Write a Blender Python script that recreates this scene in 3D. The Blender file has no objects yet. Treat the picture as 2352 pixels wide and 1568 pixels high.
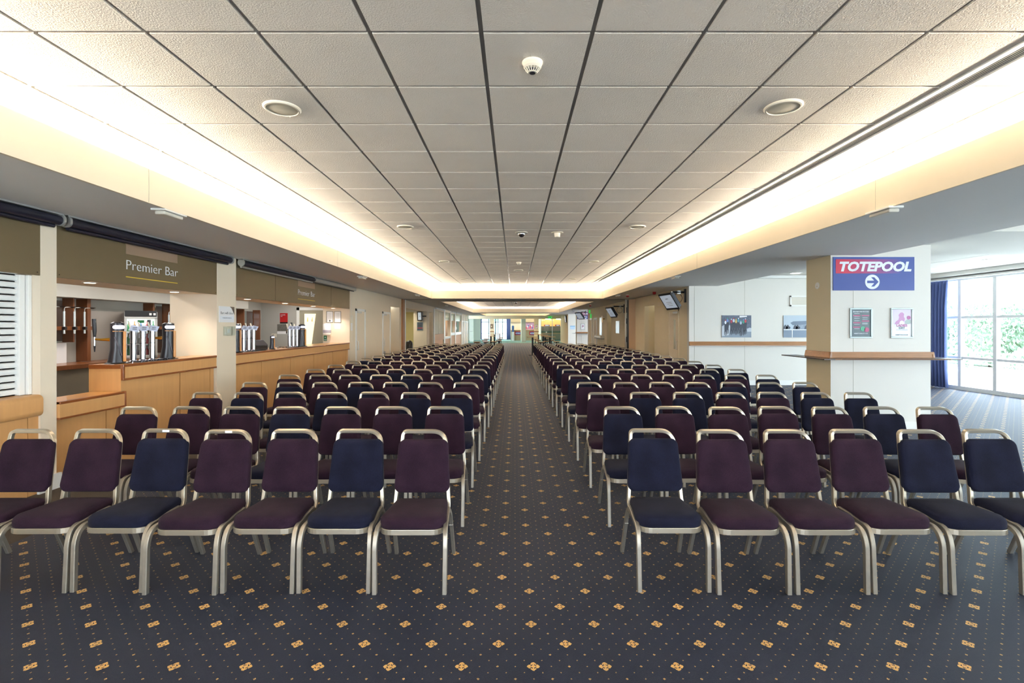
import bpy, math, random
from mathutils import Vector, Matrix, Euler
R = math.radians
random.seed(7)
scene = bpy.context.scene
COL = scene.collection

# ------------------------------------------------------------------ camera
HC = 1.63                                   # eye height
cam_d = bpy.data.cameras.new('camera')
cam = bpy.data.objects.new('camera', cam_d); COL.objects.link(cam)
cam.location = (0, 0, HC); cam.rotation_euler = (R(90), 0, 0)
cam_d.sensor_width = 36; cam_d.lens = 1135 / 2352 * 36
cam_d.shift_x = -6 / 2352; cam_d.shift_y = -34 / 2352
cam_d.clip_start = 0.05; cam_d.clip_end = 300
scene.camera = cam

# ------------------------------------------------------------------ view, world, lights
scene.view_settings.view_transform = 'Standard'
scene.view_settings.look = 'None'
scene.view_settings.gamma = 1
scene.view_settings.exposure = 1.2
scene.view_settings.use_curve_mapping = False
W = bpy.data.worlds.new('sky'); scene.world = W; W.use_nodes = True
bg = W.node_tree.nodes['Background']
bg.inputs[0].default_value = (0.80, 0.90, 1.0, 1); bg.inputs[1].default_value = 6.5

WARM = (1.0, 0.88, 0.72)
COVE = 27.0
def area(name, loc, rot, sx, sy, power, color=(1, 1, 1), portal=False, spread=180):
    l = bpy.data.lights.new(name, 'AREA'); l.shape = 'RECTANGLE'; l.size = sx; l.size_y = sy
    l.energy = power; l.color = color; l.spread = R(spread)
    if portal: l.cycles.is_portal = True
    o = bpy.data.objects.new(name, l); COL.objects.link(o); o.location = loc; o.rotation_euler = rot
    return o
# heights and coffer edges (metres)
SOF, CEI, FAS = 2.764, 3.216, 3.07
XL, XR = -3.34, 3.55
COFF = [(-5.0, 19.8, XL, XR), (22.3, 39.5, XL, XR), (42.3, 51.2, -3.0, 3.2)]
for i, (y0, y1, xa, xb) in enumerate(COFF):
    L = y1 - y0
    k = COVE * (1.0, .8, 1.3)[i]
    # fluorescent runs lying in the coves, pointing up
    area('cove_lamp', (xa - .28, (y0 + y1) / 2, 3.055), (R(180), R(50), 0), .05, L, k * L, WARM)
    area('cove_lamp', (xb + .28, (y0 + y1) / 2, 3.055), (R(180), R(-50), 0), .05, L, k * L, WARM)
    area('cove_lamp', ((xa + xb) / 2, y1 + .28, 3.06), (R(180 + 50), 0, 0), xb - xa - .3, .05, k * (xb - xa) * (2.6, .3, 1.8)[i], WARM)
area('window_portal', (0, -6.3, 1.5), (R(90), 0, 0), 7.0, 2.6, 1, portal=True)  # portal for the glazed doors added behind the camera as fill
# portals that guide the daylight through the window openings
area('window_portal', (11.7, 3.8, 1.45), (0, R(90), 0), 2.8, 19.6, 1, portal=True)
area('window_portal', (-2.5, 62.3, 1.25), (R(-90), 0, 0), 3.4, 2.5, 1, portal=True)
area('window_portal', (9.6, 38.5, 1.4), (0, R(90), 0), 2.6, 11, 1, portal=True)

# ------------------------------------------------------------------ materials
def lin(h):
    h = h.lstrip('#'); out = []
    for i in (0, 2, 4):
        c = int(h[i:i + 2], 16) / 255
        out.append(c / 12.92 if c <= .04045 else ((c + .055) / 1.055) ** 2.4)
    return (*out, 1)
MATS = {}
def mat(name, hexc, rough=.6, metal=0., spec=.5, noise=0., nscale=8., stretch=(1, 1, 1), bump=0., bscale=60., emit=None, estr=0., alpha=None, coat=0.):
    if name in MATS: return MATS[name]
    m = bpy.data.materials.new(name); m.use_nodes = True; nt = m.node_tree; N = nt.nodes; L = nt.links
    b = N['Principled BSDF']; c = lin(hexc)
    b.inputs['Base Color'].default_value = c; b.inputs['Roughness'].default_value = rough
    b.inputs['Metallic'].default_value = metal; b.inputs['Specular IOR Level'].default_value = spec
    if coat: b.inputs['Coat Weight'].default_value = coat
    tc = N.new('ShaderNodeTexCoord')
    if noise:
        mp = N.new('ShaderNodeMapping'); mp.inputs['Scale'].default_value = stretch
        L.new(tc.outputs['Object'], mp.inputs[0])
        n = N.new('ShaderNodeTexNoise'); n.inputs['Scale'].default_value = nscale; n.inputs['Detail'].default_value = 6
        L.new(mp.outputs[0], n.inputs['Vector'])
        r = N.new('ShaderNodeMix'); r.data_type = 'RGBA'
        r.inputs[6].default_value = tuple(max(0, v * (1 - noise)) for v in c[:3]) + (1,)
        r.inputs[7].default_value = tuple(min(1, v * (1 + noise)) for v in c[:3]) + (1,)
        L.new(n.outputs[0], r.inputs[0]); L.new(r.outputs[2], b.inputs['Base Color'])
    if bump:
        n2 = N.new('ShaderNodeTexNoise'); n2.inputs['Scale'].default_value = bscale; n2.inputs['Detail'].default_value = 3
        L.new(tc.outputs['Object'], n2.inputs['Vector'])
        bp = N.new('ShaderNodeBump'); bp.inputs['Strength'].default_value = bump; bp.inputs['Distance'].default_value = .01
        L.new(n2.outputs[0], bp.inputs['Height']); L.new(bp.outputs[0], b.inputs['Normal'])
    if emit:
        b.inputs['Emission Color'].default_value = lin(emit); b.inputs['Emission Strength'].default_value = estr
    MATS[name] = m; return m
M = {}
M['cream'] = mat('cream_paint', '#ecddc6', .75, noise=.03, nscale=2)
M['fascia'] = mat('fascia_paint', '#e2d6c0', .7, noise=.02, nscale=1.5)
M['tan'] = mat('tan_paint', '#eadbbd', .75, noise=.03, nscale=2)
M['tan_dark'] = mat('tan_dark_paint', '#ecdcb9', .75, noise=.03, nscale=2)
M['white_wall'] = mat('white_wall_paint', '#e4e0d8', .7, noise=.02, nscale=2)
M['soffit'] = mat('soffit_paint', '#e6e3df', .8, noise=.05, nscale=1.2, stretch=(1, .15, 1))
M['tile'] = mat('mineral_tile', '#ece4d8', .95, noise=.10, nscale=1.1, bump=.55, bscale=110)
M['tbar'] = mat('ceiling_bar', '#8d8984', .35, metal=.2)
M['white'] = mat('white_gloss', '#f0efea', .35)
M['grey_wall'] = mat('grey_paint', '#b5b2aa', .7, noise=.03, nscale=2)
M['beech'] = mat('beech_veneer', '#d3a066', .45, noise=.10, nscale=3, stretch=(8, 8, .6), coat=.15)
M['beech_top'] = mat('beech_top', '#cf9450', .3, noise=.12, nscale=3, stretch=(8, .6, 8), coat=.4)
M['oak'] = mat('oak_edge', '#8a4d20', .35, noise=.25, nscale=4, stretch=(10, .7, 10), coat=.4)
M['oak_dark'] = mat('stained_wood', '#744220', .4, noise=.25, nscale=4, stretch=(8, 8, .7), coat=.2)
M['batten'] = mat('wood_batten', '#a9764a', .35, noise=.3, nscale=5, stretch=(.8, 8, 8), coat=.3)
M['board'] = mat('bronze_board', '#6f6146', .5, metal=.25, noise=.03, nscale=2)
M['board_patch'] = mat('pink_brown_patch', '#99806a', .6)
M['gap'] = mat('dark_joint', '#3a2a1a', .8)
M['seam'] = mat('pale_joint', '#a9a695', .8)
M['navy_cloth'] = mat('navy_roller_cloth', '#1d1c2b', .45)
M['alu'] = mat('aluminium', '#c9c9c6', .35, metal=.7)
M['chrome'] = mat('chrome', '#b4b4ba', .07, metal=1)
M['brass'] = mat('brass', '#c59a3d', .25, metal=1)
M['black'] = mat('black_plastic', '#17161a', .35)
M['black_metal'] = mat('black_metal', '#1b1c20', .4, metal=.3)
M['dark_grey'] = mat('dark_grey_plastic', '#34343c', .4)
M['amber'] = mat('amber_strip', '#c9811c', .3)
M['off_white'] = mat('off_white_plastic', '#ece4d2', .4)
M['paper'] = mat('paper_white', '#f0eff0', .6)
M['shutter'] = mat('shutter_slats', '#eceeec', .4)
M['red'] = mat('signal_red', '#b8181c', .4)
M['green'] = mat('safety_green', '#0f6b3c', .5)
M['blue_sign'] = mat('blue_sign_panel', '#3b4f9c', .45)
M['sign_white'] = mat('sign_white', '#e9edf4', .45)
M['yellow_line'] = mat('yellow_line', '#e0c238', .5)
M['glassy'] = mat('mirror_glass', '#c4cbca', .06, metal=.95)
M['metal_shutter'] = mat('grey_metal_shutter', '#a9a797', .45, metal=.3, noise=.06, nscale=4, stretch=(1, 12, 1))
M['steel_plate'] = mat('steel_plate', '#c6ccd0', .3, metal=.6)
M['teal_wall'] = mat('pale_green_paint', '#cdd6cb', .7)
M['curtain'] = mat('blue_curtain', '#6676ac', .8, noise=.06, nscale=10)
M['leaf'] = mat('leaf_green', '#a3bba2', .7, noise=.25, nscale=2.5)
M['bark'] = mat('bark', '#6a5a48', .9)
M['paving'] = mat('pale_paving', '#efefeb', .8, noise=.04, nscale=2)
M['lamp_on'] = mat('lamp_disc', '#fff3dc', .5, emit='#fff1d8', estr=9)
M['lamp_cool'] = mat('cool_lamp_disc', '#ffffff', .5, emit='#ffffff', estr=5)
M['screen_on'] = mat('screen_lit', '#b9c3d0', .3, emit='#aebccc', estr=.22)
M['cool_glow'] = mat('cooler_interior', '#e8f4f0', .5, emit='#e2fff6', estr=1.3)
M['exit_lit'] = mat('exit_sign_lit', '#2fa84a', .5, emit='#34c04f', estr=.35)
M['grille'] = mat('speaker_grille', '#d8cfb8', .7, bump=.3, bscale=400)
M['amber_wood_glow'] = mat('light_orange_wood_glow', '#dfa85e', .5, noise=.08, nscale=3, emit='#e6a95a', estr=.35)  # wood colour with a weak glow built in, so the panel looks lit
def glass():
    m = bpy.data.materials.new('clear_glass'); m.use_nodes = True; nt = m.node_tree; N = nt.nodes; L = nt.links
    N.remove(N['Principled BSDF'])
    t = N.new('ShaderNodeBsdfTransparent'); t.inputs[0].default_value = (.93, .96, .96, 1)
    g = N.new('ShaderNodeBsdfGlossy'); g.inputs['Roughness'].default_value = .02
    mx = N.new('ShaderNodeMixShader'); mx.inputs[0].default_value = .05
    L.new(t.outputs[0], mx.inputs[1]); L.new(g.outputs[0], mx.inputs[2]); L.new(mx.outputs[0], N['Material Output'].inputs[0])
    return m
M['glass'] = glass()
def fabric(name, a, b_):
    m = bpy.data.materials.new(name); m.use_nodes = True; nt = m.node_tree; N = nt.nodes; L = nt.links
    b = N['Principled BSDF']; b.inputs['Roughness'].default_value = .9; b.inputs['Specular IOR Level'].default_value = .12
    b.inputs['Sheen Weight'].default_value = .03; b.inputs['Sheen Roughness'].default_value = .5
    tc = N.new('ShaderNodeTexCoord')
    n = N.new('ShaderNodeTexNoise'); n.inputs['Scale'].default_value = 260; n.inputs['Detail'].default_value = 2
    n0 = N.new('ShaderNodeTexNoise'); n0.inputs['Scale'].default_value = 7
    L.new(tc.outputs['Object'], n.inputs['Vector']); L.new(tc.outputs['Object'], n0.inputs['Vector'])
    ad = N.new('ShaderNodeMath'); ad.operation = 'MULTIPLY_ADD'; ad.inputs[1].default_value = .5
    ml = N.new('ShaderNodeMath'); ml.operation = 'MULTIPLY'; ml.inputs[1].default_value = .5
    L.new(n0.outputs[0], ml.inputs[0]); L.new(n.outputs[0], ad.inputs[0]); L.new(ml.outputs[0], ad.inputs[2])
    mr = N.new('ShaderNodeMapRange'); mr.inputs[1].default_value = .3; mr.inputs[2].default_value = .7
    L.new(ad.outputs[0], mr.inputs[0])
    x = N.new('ShaderNodeMix'); x.data_type = 'RGBA'; x.inputs[6].default_value = lin(a); x.inputs[7].default_value = lin(b_)
    L.new(mr.outputs[0], x.inputs[0]); L.new(x.outputs[2], b.inputs['Base Color'])
    bp = N.new('ShaderNodeBump'); bp.inputs['Strength'].default_value = .25; bp.inputs['Distance'].default_value = .004
    L.new(n.outputs[0], bp.inputs['Height']); L.new(bp.outputs[0], b.inputs['Normal'])
    return m
M['plum'] = fabric('plum_fabric', '#1b0f1c', '#32202f')
M['navy'] = fabric('navy_fabric', '#0d0e1c', '#1d2035')
M['chair_metal'] = mat('satin_aluminium', '#cdc3b0', .33, metal=.85, noise=.06, nscale=20)
M['chair_leg'] = mat('worn_aluminium', '#aaa397', .45, metal=.8, noise=.12, nscale=25)

# patterned carpet
def carpet():
    m = bpy.data.materials.new('patterned_carpet'); m.use_nodes = True; nt = m.node_tree; N = nt.nodes; L = nt.links
    b = N['Principled BSDF']; b.inputs['Roughness'].default_value = .55; b.inputs['Specular IOR Level'].default_value = .45; b.inputs['Specular Tint'].default_value = (.55, .72, 1, 1)
    b.inputs['Sheen Weight'].default_value = .04; b.inputs['Sheen Roughness'].default_value = .5; b.inputs['Sheen Tint'].default_value = (.75, .85, 1, 1)
    g = N.new('ShaderNodeNewGeometry'); sp = N.new('ShaderNodeSeparateXYZ'); L.new(g.outputs['Position'], sp.inputs[0])
    def M_(op, a, b2=None, c=None):
        n = N.new('ShaderNodeMath'); n.operation = op
        for i, v in enumerate((a, b2, c)):
            if v is None: continue
            if isinstance(v, (int, float)): n.inputs[i].default_value = v
            else: L.new(v, n.inputs[i])
        return n.outputs[0]
    wob = N.new('ShaderNodeTexNoise'); wob.inputs['Scale'].default_value = 180; L.new(g.outputs['Position'], wob.inputs['Vector'])
    wb = M_('MULTIPLY', M_('SUBTRACT', wob.outputs[0], .5), .03)
    u = M_('DIVIDE', M_('ADD', sp.outputs[0], .255), .345)
    v = M_('DIVIDE', M_('SUBTRACT', sp.outputs[1], 2.372), .338)
    a = M_('ADD', M_('ADD', u, v), wb); c = M_('SUBTRACT', M_('SUBTRACT', u, v), wb)
    def cell(k):        # signed offset from the nearest lattice point, in units of a
        fa = M_('SUBTRACT', a, M_('DIVIDE', M_('ROUND', M_('MULTIPLY', a, k)), k))
        fc = M_('SUBTRACT', c, M_('DIVIDE', M_('ROUND', M_('MULTIPLY', c, k)), k))
        return M_('ABSOLUTE', fa), M_('ABSOLUTE', fc)
    A, B = cell(1)
    big = M_('LESS_THAN', M_('MAXIMUM', A, B), .098)
    def hole(p, q):
        return M_('MULTIPLY', M_('LESS_THAN', M_('ABSOLUTE', M_('SUBTRACT', p, .050)), .011), M_('LESS_THAN', q, .028))
    big = M_('MULTIPLY', big, M_('SUBTRACT', 1, M_('MAXIMUM', hole(A, B), hole(B, A))))
    def notch(p, q): return M_('MULTIPLY', M_('GREATER_THAN', p, .078), M_('LESS_THAN', q, .014))
    big = M_('MULTIPLY', big, M_('SUBTRACT', 1, M_('MAXIMUM', notch(A, B), notch(B, A))))
    corner = M_('GREATER_THAN', M_('ADD', A, B), .178)
    big = M_('MULTIPLY', big, M_('SUBTRACT', 1, corner))
    A2, B2 = cell(2); mid = M_('MULTIPLY', M_('LESS_THAN', M_('MAXIMUM', A2, B2), .021), .8)
    A4, B4 = cell(4); sm = M_('MULTIPLY', M_('LESS_THAN', M_('MAXIMUM', A4, B4), .013), .65)
    pat = M_('MAXIMUM', big, M_('MAXIMUM', mid, sm))
    n = N.new('ShaderNodeTexNoise'); n.inputs['Scale'].default_value = 320; n.inputs['Detail'].default_value = 2
    L.new(g.outputs['Position'], n.inputs['Vector'])
    n2 = N.new('ShaderNodeTexNoise'); n2.inputs['Scale'].default_value = 1.3; n2.inputs['Detail'].default_value = 5
    L.new(g.outputs['Position'], n2.inputs['Vector'])
    base = N.new('ShaderNodeMix'); base.data_type = 'RGBA'; base.inputs[6].default_value = lin('#0c0e1a'); base.inputs[7].default_value = lin('#20243c')
    L.new(M_('ADD', M_('MULTIPLY', n.outputs[0], .6), M_('MULTIPLY', n2.outputs[0], .4)), base.inputs[0])
    yel = N.new('ShaderNodeMix'); yel.data_type = 'RGBA'; yel.inputs[6].default_value = lin('#b57e34'); yel.inputs[7].default_value = lin('#ffd384')
    L.new(n.outputs[0], yel.inputs[0])
    mx = N.new('ShaderNodeMix'); mx.data_type = 'RGBA'
    L.new(pat, mx.inputs[0]); L.new(base.outputs[2], mx.inputs[6]); L.new(yel.outputs[2], mx.inputs[7])
    L.new(mx.outputs[2], b.inputs['Base Color'])
    bp = N.new('ShaderNodeBump'); bp.inputs['Strength'].default_value = .5; bp.inputs['Distance'].default_value = .006
    L.new(n.outputs[0], bp.inputs['Height']); L.new(bp.outputs[0], b.inputs['Normal'])
    return m
M['carpet'] = carpet()
M['brown_carpet'] = mat('brown_fleck_carpet', '#4b4238', .95, noise=.6, nscale=120, bump=.5, bscale=260)
M['teal_carpet'] = mat('teal_carpet', '#7fa9a4', .95, noise=.1, nscale=60)

# ------------------------------------------------------------------ mesh helpers
class MB:
    def __init__(s): s.v = []; s.f = []; s.m = []
    def add(s, vs, fs, mi=0):
        o = len(s.v); s.v += [tuple(v) for v in vs]
        for f in fs: s.f.append([i + o for i in f]); s.m.append(mi)
        return s
    def box(s, x0, x1, y0, y1, z0, z1, mi=0):
        x0, x1 = min(x0, x1), max(x0, x1); y0, y1 = min(y0, y1), max(y0, y1); z0, z1 = min(z0, z1), max(z0, z1)
        vs = [(x, y, z) for z in (z0, z1) for y in (y0, y1) for x in (x0, x1)]
        return s.add(vs, [(0, 2, 3, 1), (4, 5, 7, 6), (0, 1, 5, 4), (2, 6, 7, 3), (0, 4, 6, 2), (1, 3, 7, 5)], mi)
    def tube(s, pts, r, n=10, mi=0, closed=False):
        pts = [Vector(p) for p in pts]; rs = r if isinstance(r, (list, tuple)) else [r] * len(pts)
        rings = []; up = None
        for i, p in enumerate(pts):
            d = (pts[min(i + 1, len(pts) - 1)] - pts[max(i - 1, 0)]).normalized()
            if up is None: up = Vector((0, 0, 1)) if abs(d.z) < .9 else Vector((1, 0, 0))
            sx = d.cross(up).normalized(); up = sx.cross(d).normalized()
            rings.append([p + (sx * math.cos(2 * math.pi * k / n) + up * math.sin(2 * math.pi * k / n)) * rs[i] for k in range(n)])
        vs = [v for g in rings for v in g]; fs = []
        for i in range(len(rings) - 1):
            for k in range(n): fs.append((i * n + k, i * n + (k + 1) % n, (i + 1) * n + (k + 1) % n, (i + 1) * n + k))
        fs.append(tuple(range(n))[::-1]); fs.append(tuple((len(rings) - 1) * n + k for k in range(n)))
        return s.add(vs, fs, mi)
    def sweep(s, pts, w, h, side, mi=0, c=.22):
        """bar of rectangular section (softened corners) along pts; side(i) = the section's width direction"""
        pts = [Vector(p) for p in pts]; rings = []
        cw, ch = w / 2, h / 2; b = min(w, h) * c
        sec = [(cw - b, -ch), (cw, -ch + b), (cw, ch - b), (cw - b, ch), (-cw + b, ch), (-cw, ch - b), (-cw, -ch + b), (-cw + b, -ch)]
        for i, p in enumerate(pts):
            d = (pts[min(i + 1, len(pts) - 1)] - pts[max(i - 1, 0)]).normalized()
            sd = Vector(side(i) if callable(side) else side); sd = (sd - d * sd.dot(d)).normalized(); nn = d.cross(sd)
            rings.append([p + sd * a + nn * e for a, e in sec])
        n = 8; vs = [v for g in rings for v in g]; fs = []
        for i in range(len(rings) - 1):
            for k in range(n): fs.append((i * n + k, i * n + (k + 1) % n, (i + 1) * n + (k + 1) % n, (i + 1) * n + k))
        fs.append(tuple(range(n))[::-1]); fs.append(tuple((len(rings) - 1) * n + k for k in range(n)))
        return s.add(vs, fs, mi)
    def lathe(s, prof, cx=0, cy=0, n=24, mi=0):
        vs = []; fs = []
        for r, z in prof:
            for k in range(n): t = 2 * math.pi * k / n; vs.append((cx + r * math.cos(t), cy + r * math.sin(t), z))
        for i in range(len(prof) - 1):
            for k in range(n): fs.append((i * n + k, i * n + (k + 1) % n, (i + 1) * n + (k + 1) % n, (i + 1) * n + k))
        if prof[0][0] > 1e-5: fs.append(tuple(range(n))[::-1])
        if prof[-1][0] > 1e-5: fs.append(tuple((len(prof) - 1) * n + k for k in range(n)))
        return s.add(vs, fs, mi)
    def prism(s, poly, fn, d0, d1, mi=0):
        """poly = 2-D outline, fn(a, b, d) -> point"""
        n = len(poly)
        vs = [fn(a, b, d0) for a, b in poly] + [fn(a, b, d1) for a, b in poly]
        return s.add(vs, [tuple(range(n))[::-1], tuple(range(n, 2 * n))] + [(i, (i + 1) % n, n + (i + 1) % n, n + i) for i in range(n)], mi)
    def build(s, name, mt, parent=None, smooth=False, bevel=0., world=True, angle=35):
        me = bpy.data.meshes.new(name)
        off = Vector((0, 0, 0))
        p = parent
        if world:
            while p is not None: off += p.location; p = p.parent
        me.from_pydata([tuple(Vector(v) - off) for v in s.v], [], s.f)
        for m_ in (mt if isinstance(mt, (list, tuple)) else [mt]): me.materials.append(m_)
        for i, pl in enumerate(me.polygons): pl.material_index = s.m[i]
        me.update()
        import bmesh
        bm = bmesh.new(); bm.from_mesh(me); bmesh.ops.recalc_face_normals(bm, faces=bm.faces); bm.to_mesh(me); bm.free()
        if smooth:
            me.shade_smooth() if hasattr(me, 'shade_smooth') else [setattr(q, 'use_smooth', True) for q in me.polygons]
            me.set_sharp_from_angle(angle=R(angle))
        o = bpy.data.objects.new(name, me); COL.objects.link(o)
        if parent is not None: o.parent = parent
        if bevel:
            bv = o.modifiers.new('edge', 'BEVEL'); bv.width = bevel; bv.segments = 2; bv.limit_method = 'ANGLE'
        return o
def tag(o, label, cat, group=None, kind=None):
    if label: o['label'] = label
    if cat: o['category'] = cat
    if group: o['group'] = group
    if kind: o['kind'] = kind
    return o
def thing(name, label, cat, loc=(0, 0, 0), rot=(0, 0, 0), group=None):
    o = bpy.data.objects.new(name, None); COL.objects.link(o); o.location = loc; o.rotation_euler = rot; o.empty_display_size = .1
    return tag(o, label, cat, group)
def struct(name, mb, m, **k):
    o = mb.build(name, m, **k); o['kind'] = 'structure'; return o
def sbox(name, x0, x1, y0, y1, z0, z1, m, **k): return struct(name, MB().box(x0, x1, y0, y1, z0, z1), m, **k)
def copy_tree(o, parent=None, kids=None):
    c = o.copy(); COL.objects.link(c)
    if parent is not None: c.parent = parent
    for ch in list(o.children): copy_tree(ch, c)
    return c
def rrect(w, h, r, n=5, wt=None):
    """rounded outline, width w at the bottom and wt at the top"""
    wt = wt if wt is not None else w; out = []
    for (cx, cy, a0) in ((w / 2 - r, -h / 2 + r, -90), (wt / 2 - r, h / 2 - r, 0), (-wt / 2 + r, h / 2 - r, 90), (-w / 2 + r, -h / 2 + r, 180)):
        for k in range(n + 1):
            a = R(a0 + 90 * k / n); out.append((cx + r * math.cos(a), cy + r * math.sin(a)))
    return out
def fillet(pts, r, n=5):
    """round the inner corners of a polyline"""
    P = [Vector(p) for p in pts]; out = [P[0]]
    for i in range(1, len(P) - 1):
        rr = r[i - 1] if isinstance(r, (list, tuple)) else r
        a = (P[i - 1] - P[i]); b = (P[i + 1] - P[i]); t = min(rr, a.length * .49, b.length * .49)
        p0 = P[i] + a.normalized() * t; p1 = P[i] + b.normalized() * t
        for k in range(n + 1):
            s = k / n; out.append(p0 * (1 - s) ** 2 + P[i] * 2 * s * (1 - s) + p1 * s * s)
    out.append(P[-1]); return out
def text(body, size, mt, parent, loc, rot, name='lettering', width=None, extrude=.002, offset=0., shear=0., align='CENTER', world=True, spacing=1.):
    cu = bpy.data.curves.new(name, 'FONT'); cu.body = body; cu.size = size; cu.extrude = extrude; cu.offset = offset
    cu.shear = shear; cu.align_x = align; cu.resolution_u = 3; cu.space_character = spacing
    o = bpy.data.objects.new(name, cu); COL.objects.link(o)
    bpy.context.view_layer.update()
    me = bpy.data.meshes.new_from_object(o.evaluated_get(bpy.context.evaluated_depsgraph_get()))
    bpy.data.objects.remove(o); bpy.data.curves.remove(cu)
    xs = [v.co.x for v in me.vertices]
    if width and xs:
        k = width / (max(xs) - min(xs))
        for v in me.vertices: v.co.x *= k
    me.materials.clear(); me.materials.append(mt); me.name = name
    t = bpy.data.objects.new(name, me); COL.objects.link(t)
    off = Vector((0, 0, 0)); p = parent
    if world:
        while p is not None: off += p.location; p = p.parent
    if parent is not None: t.parent = parent
    t.location = Vector(loc) - off; t.rotation_euler = rot
    return t
FACE_X = (R(90), 0, R(90))      # lettering on a wall that faces +X
FACE_CAM = (R(90), 0, 0)        # lettering that faces the camera (-Y)
FACE_MX = (R(90), 0, R(-90))    # faces -X

# ================================================================== THE SETTING
XW, XE = -4.64, 4.87          # hall side walls
YB = 52.0                     # far header wall
sbox('floor', -3.78, 11.6, -6, 49.5, -.1, 0, M['carpet'])
sbox('floor', -9.0, -3.78, -6, 20.3, -.1, 0, M['brown_carpet'])
sbox('floor', -9.0, -3.78, 20.3, 49.5, -.1, 0, M['carpet'])
sbox('floor', -9.0, 11.6, 49.5, 63, -.1, 0, M['teal_carpet'])

# --- coffers: tiles, coves, fascias
def tiles(y0, y1, xa, xb, gx0, gy0, zt=3.208, zb=3.218, skip=None, names=('tile', 'tbar'), pitch=.6):
    mb = MB(); mb.box(xa, xb, y0, y1, zb, zb + .04, 1)
    g = .0125
    ix0 = math.floor((xa - gx0) / pitch); ix1 = math.ceil((xb - gx0) / pitch)
    iy0 = math.floor((y0 - gy0) / pitch); iy1 = math.ceil((y1 - gy0) / pitch)
    for i in range(ix0, ix1):
        for j in range(iy0, iy1):
            a = max(xa, gx0 + i * pitch + g); b_ = min(xb, gx0 + (i + 1) * pitch - g)
            if skip and a < skip[1] and b_ > skip[0]:
                a = skip[1] + .01
            c = max(y0, gy0 + j * pitch + g); d = min(y1, gy0 + (j + 1) * pitch - g)
            if b_ - a > .03 and d - c > .03: mb.box(a, b_, c, d, zt, zb, 0)
    struct('ceiling', mb, [M[names[0]], M[names[1]]])
for ci, (y0, y1, xa, xb) in enumerate(COFF):
    if ci < 2:
        tiles(y0, y1 + .44, xa - .44, xb + .44, -.18, 2.65, skip=(2.815, 3.0) if ci == 0 else None)
    else:
        sbox('ceiling', xa - .44, xb + .44, y0 - .1, y1 + .44, CEI, CEI + .04, M['fascia'])
    t = .022
    e = .006
    f = MB().box(xa - t, xa + e, y0, y1, SOF - .005, FAS); f.box(xb - e, xb + t, y0, y1, SOF - .005, FAS)
    f.box(xa - t, xb + t, y1 - e, y1 + t, SOF - .006, FAS); f.box(xa - t, xb + t, y0 - t, y0 + e, SOF - .006, FAS)
    struct('trim_%d' % (ci + 1), f, M['fascia'])
    c = MB()      # cove walls
    c.box(xa - .46, xa - .44, y0, y1 + .46, SOF + .04, CEI + .03); c.box(xb + .44, xb + .46, y0, y1 + .46, SOF + .04, CEI + .03)
    c.box(xa - .46, xb + .46, y1 + .44, y1 + .46, SOF + .04, CEI + .03); c.box(xa - .46, xb + .46, y0 - .02, y0, SOF + .04, CEI + .03)
    struct('trim_%d' % (ci + 4), c, M['white'])
# fascia board joints
for x, y in ((XL + .006, 4.5), (XL + .006, 9.3), (XR - .008, 4.85), (XR - .008, 9.6)): sbox('trim_16', x, x + .002, y, y + .006, SOF, FAS, M['seam'])
# soffits
XS = 5.67
sbox('ceiling', -5.4, XL, -6, 57, SOF, SOF + .04, M['soffit'])
sbox('ceiling', XR, XS, -6, 57, SOF, SOF + .04, M['soffit'])
for a, b in ((-6, -5), (19.8, 22.3), (39.5, 42.3), (51.2, 57)):
    sbox('ceiling', XL, XR, a, b, SOF, SOF + .04, M['soffit'])
sbox('ceiling', -3.34, -3.0, 42.3, 51.2, SOF, SOF + .04, M['soffit'])
sbox('ceiling', 3.2, 3.55, 42.3, 51.2, SOF, SOF + .04, M['soffit'])
sbox('leak_block_roof', -9.2, 11.9, -6.2, 63.2, 3.4, 3.5, M['grey_wall'])  # slab added above the ceilings to stop sky light leaking in
sbox('wall_near', -9.2, -3.5, -6.2, -6, 0, 3.4, M['cream']); sbox('wall_near', 3.5, 11.9, -6.2, -6, 0, 3.4, M['cream']); sbox('wall_near', -3.5, 3.5, -6.2, -6, 2.8, 3.4, M['cream'])
for k in range(4):          # unseen glazed doors added behind the camera to let in frontal fill daylight
    f = MB(); a = -3.5 + k * 1.75
    f.box(a, a + .06, -6.15, -6.05, 0, 2.8); f.box(a + 1.69, a + 1.75, -6.15, -6.05, 0, 2.8); f.box(a, a + 1.75, -6.15, -6.05, 0, .1); f.box(a, a + 1.75, -6.15, -6.05, 2.1, 2.16)
    struct('window_%d' % (40 + k), f, M['white'])
# window room ceiling
tiles(-6, 13.8, XS, 11.4, XS, 1.0, zt=3.04, zb=3.05, names=('white_wall', 'tbar'), pitch=1.2)
sbox('ceiling', XS, 11.4, 6.74, 8.9, 2.93, 3.045, M['white_wall'])
sbox('ceiling', XS - .02, XS, -6, 45, SOF + .04, 3.3, M['white_wall'])
sbox('trim_7', XS, 11.4, 13.6, 13.8, 2.97, 3.04, M['white'])

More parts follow.
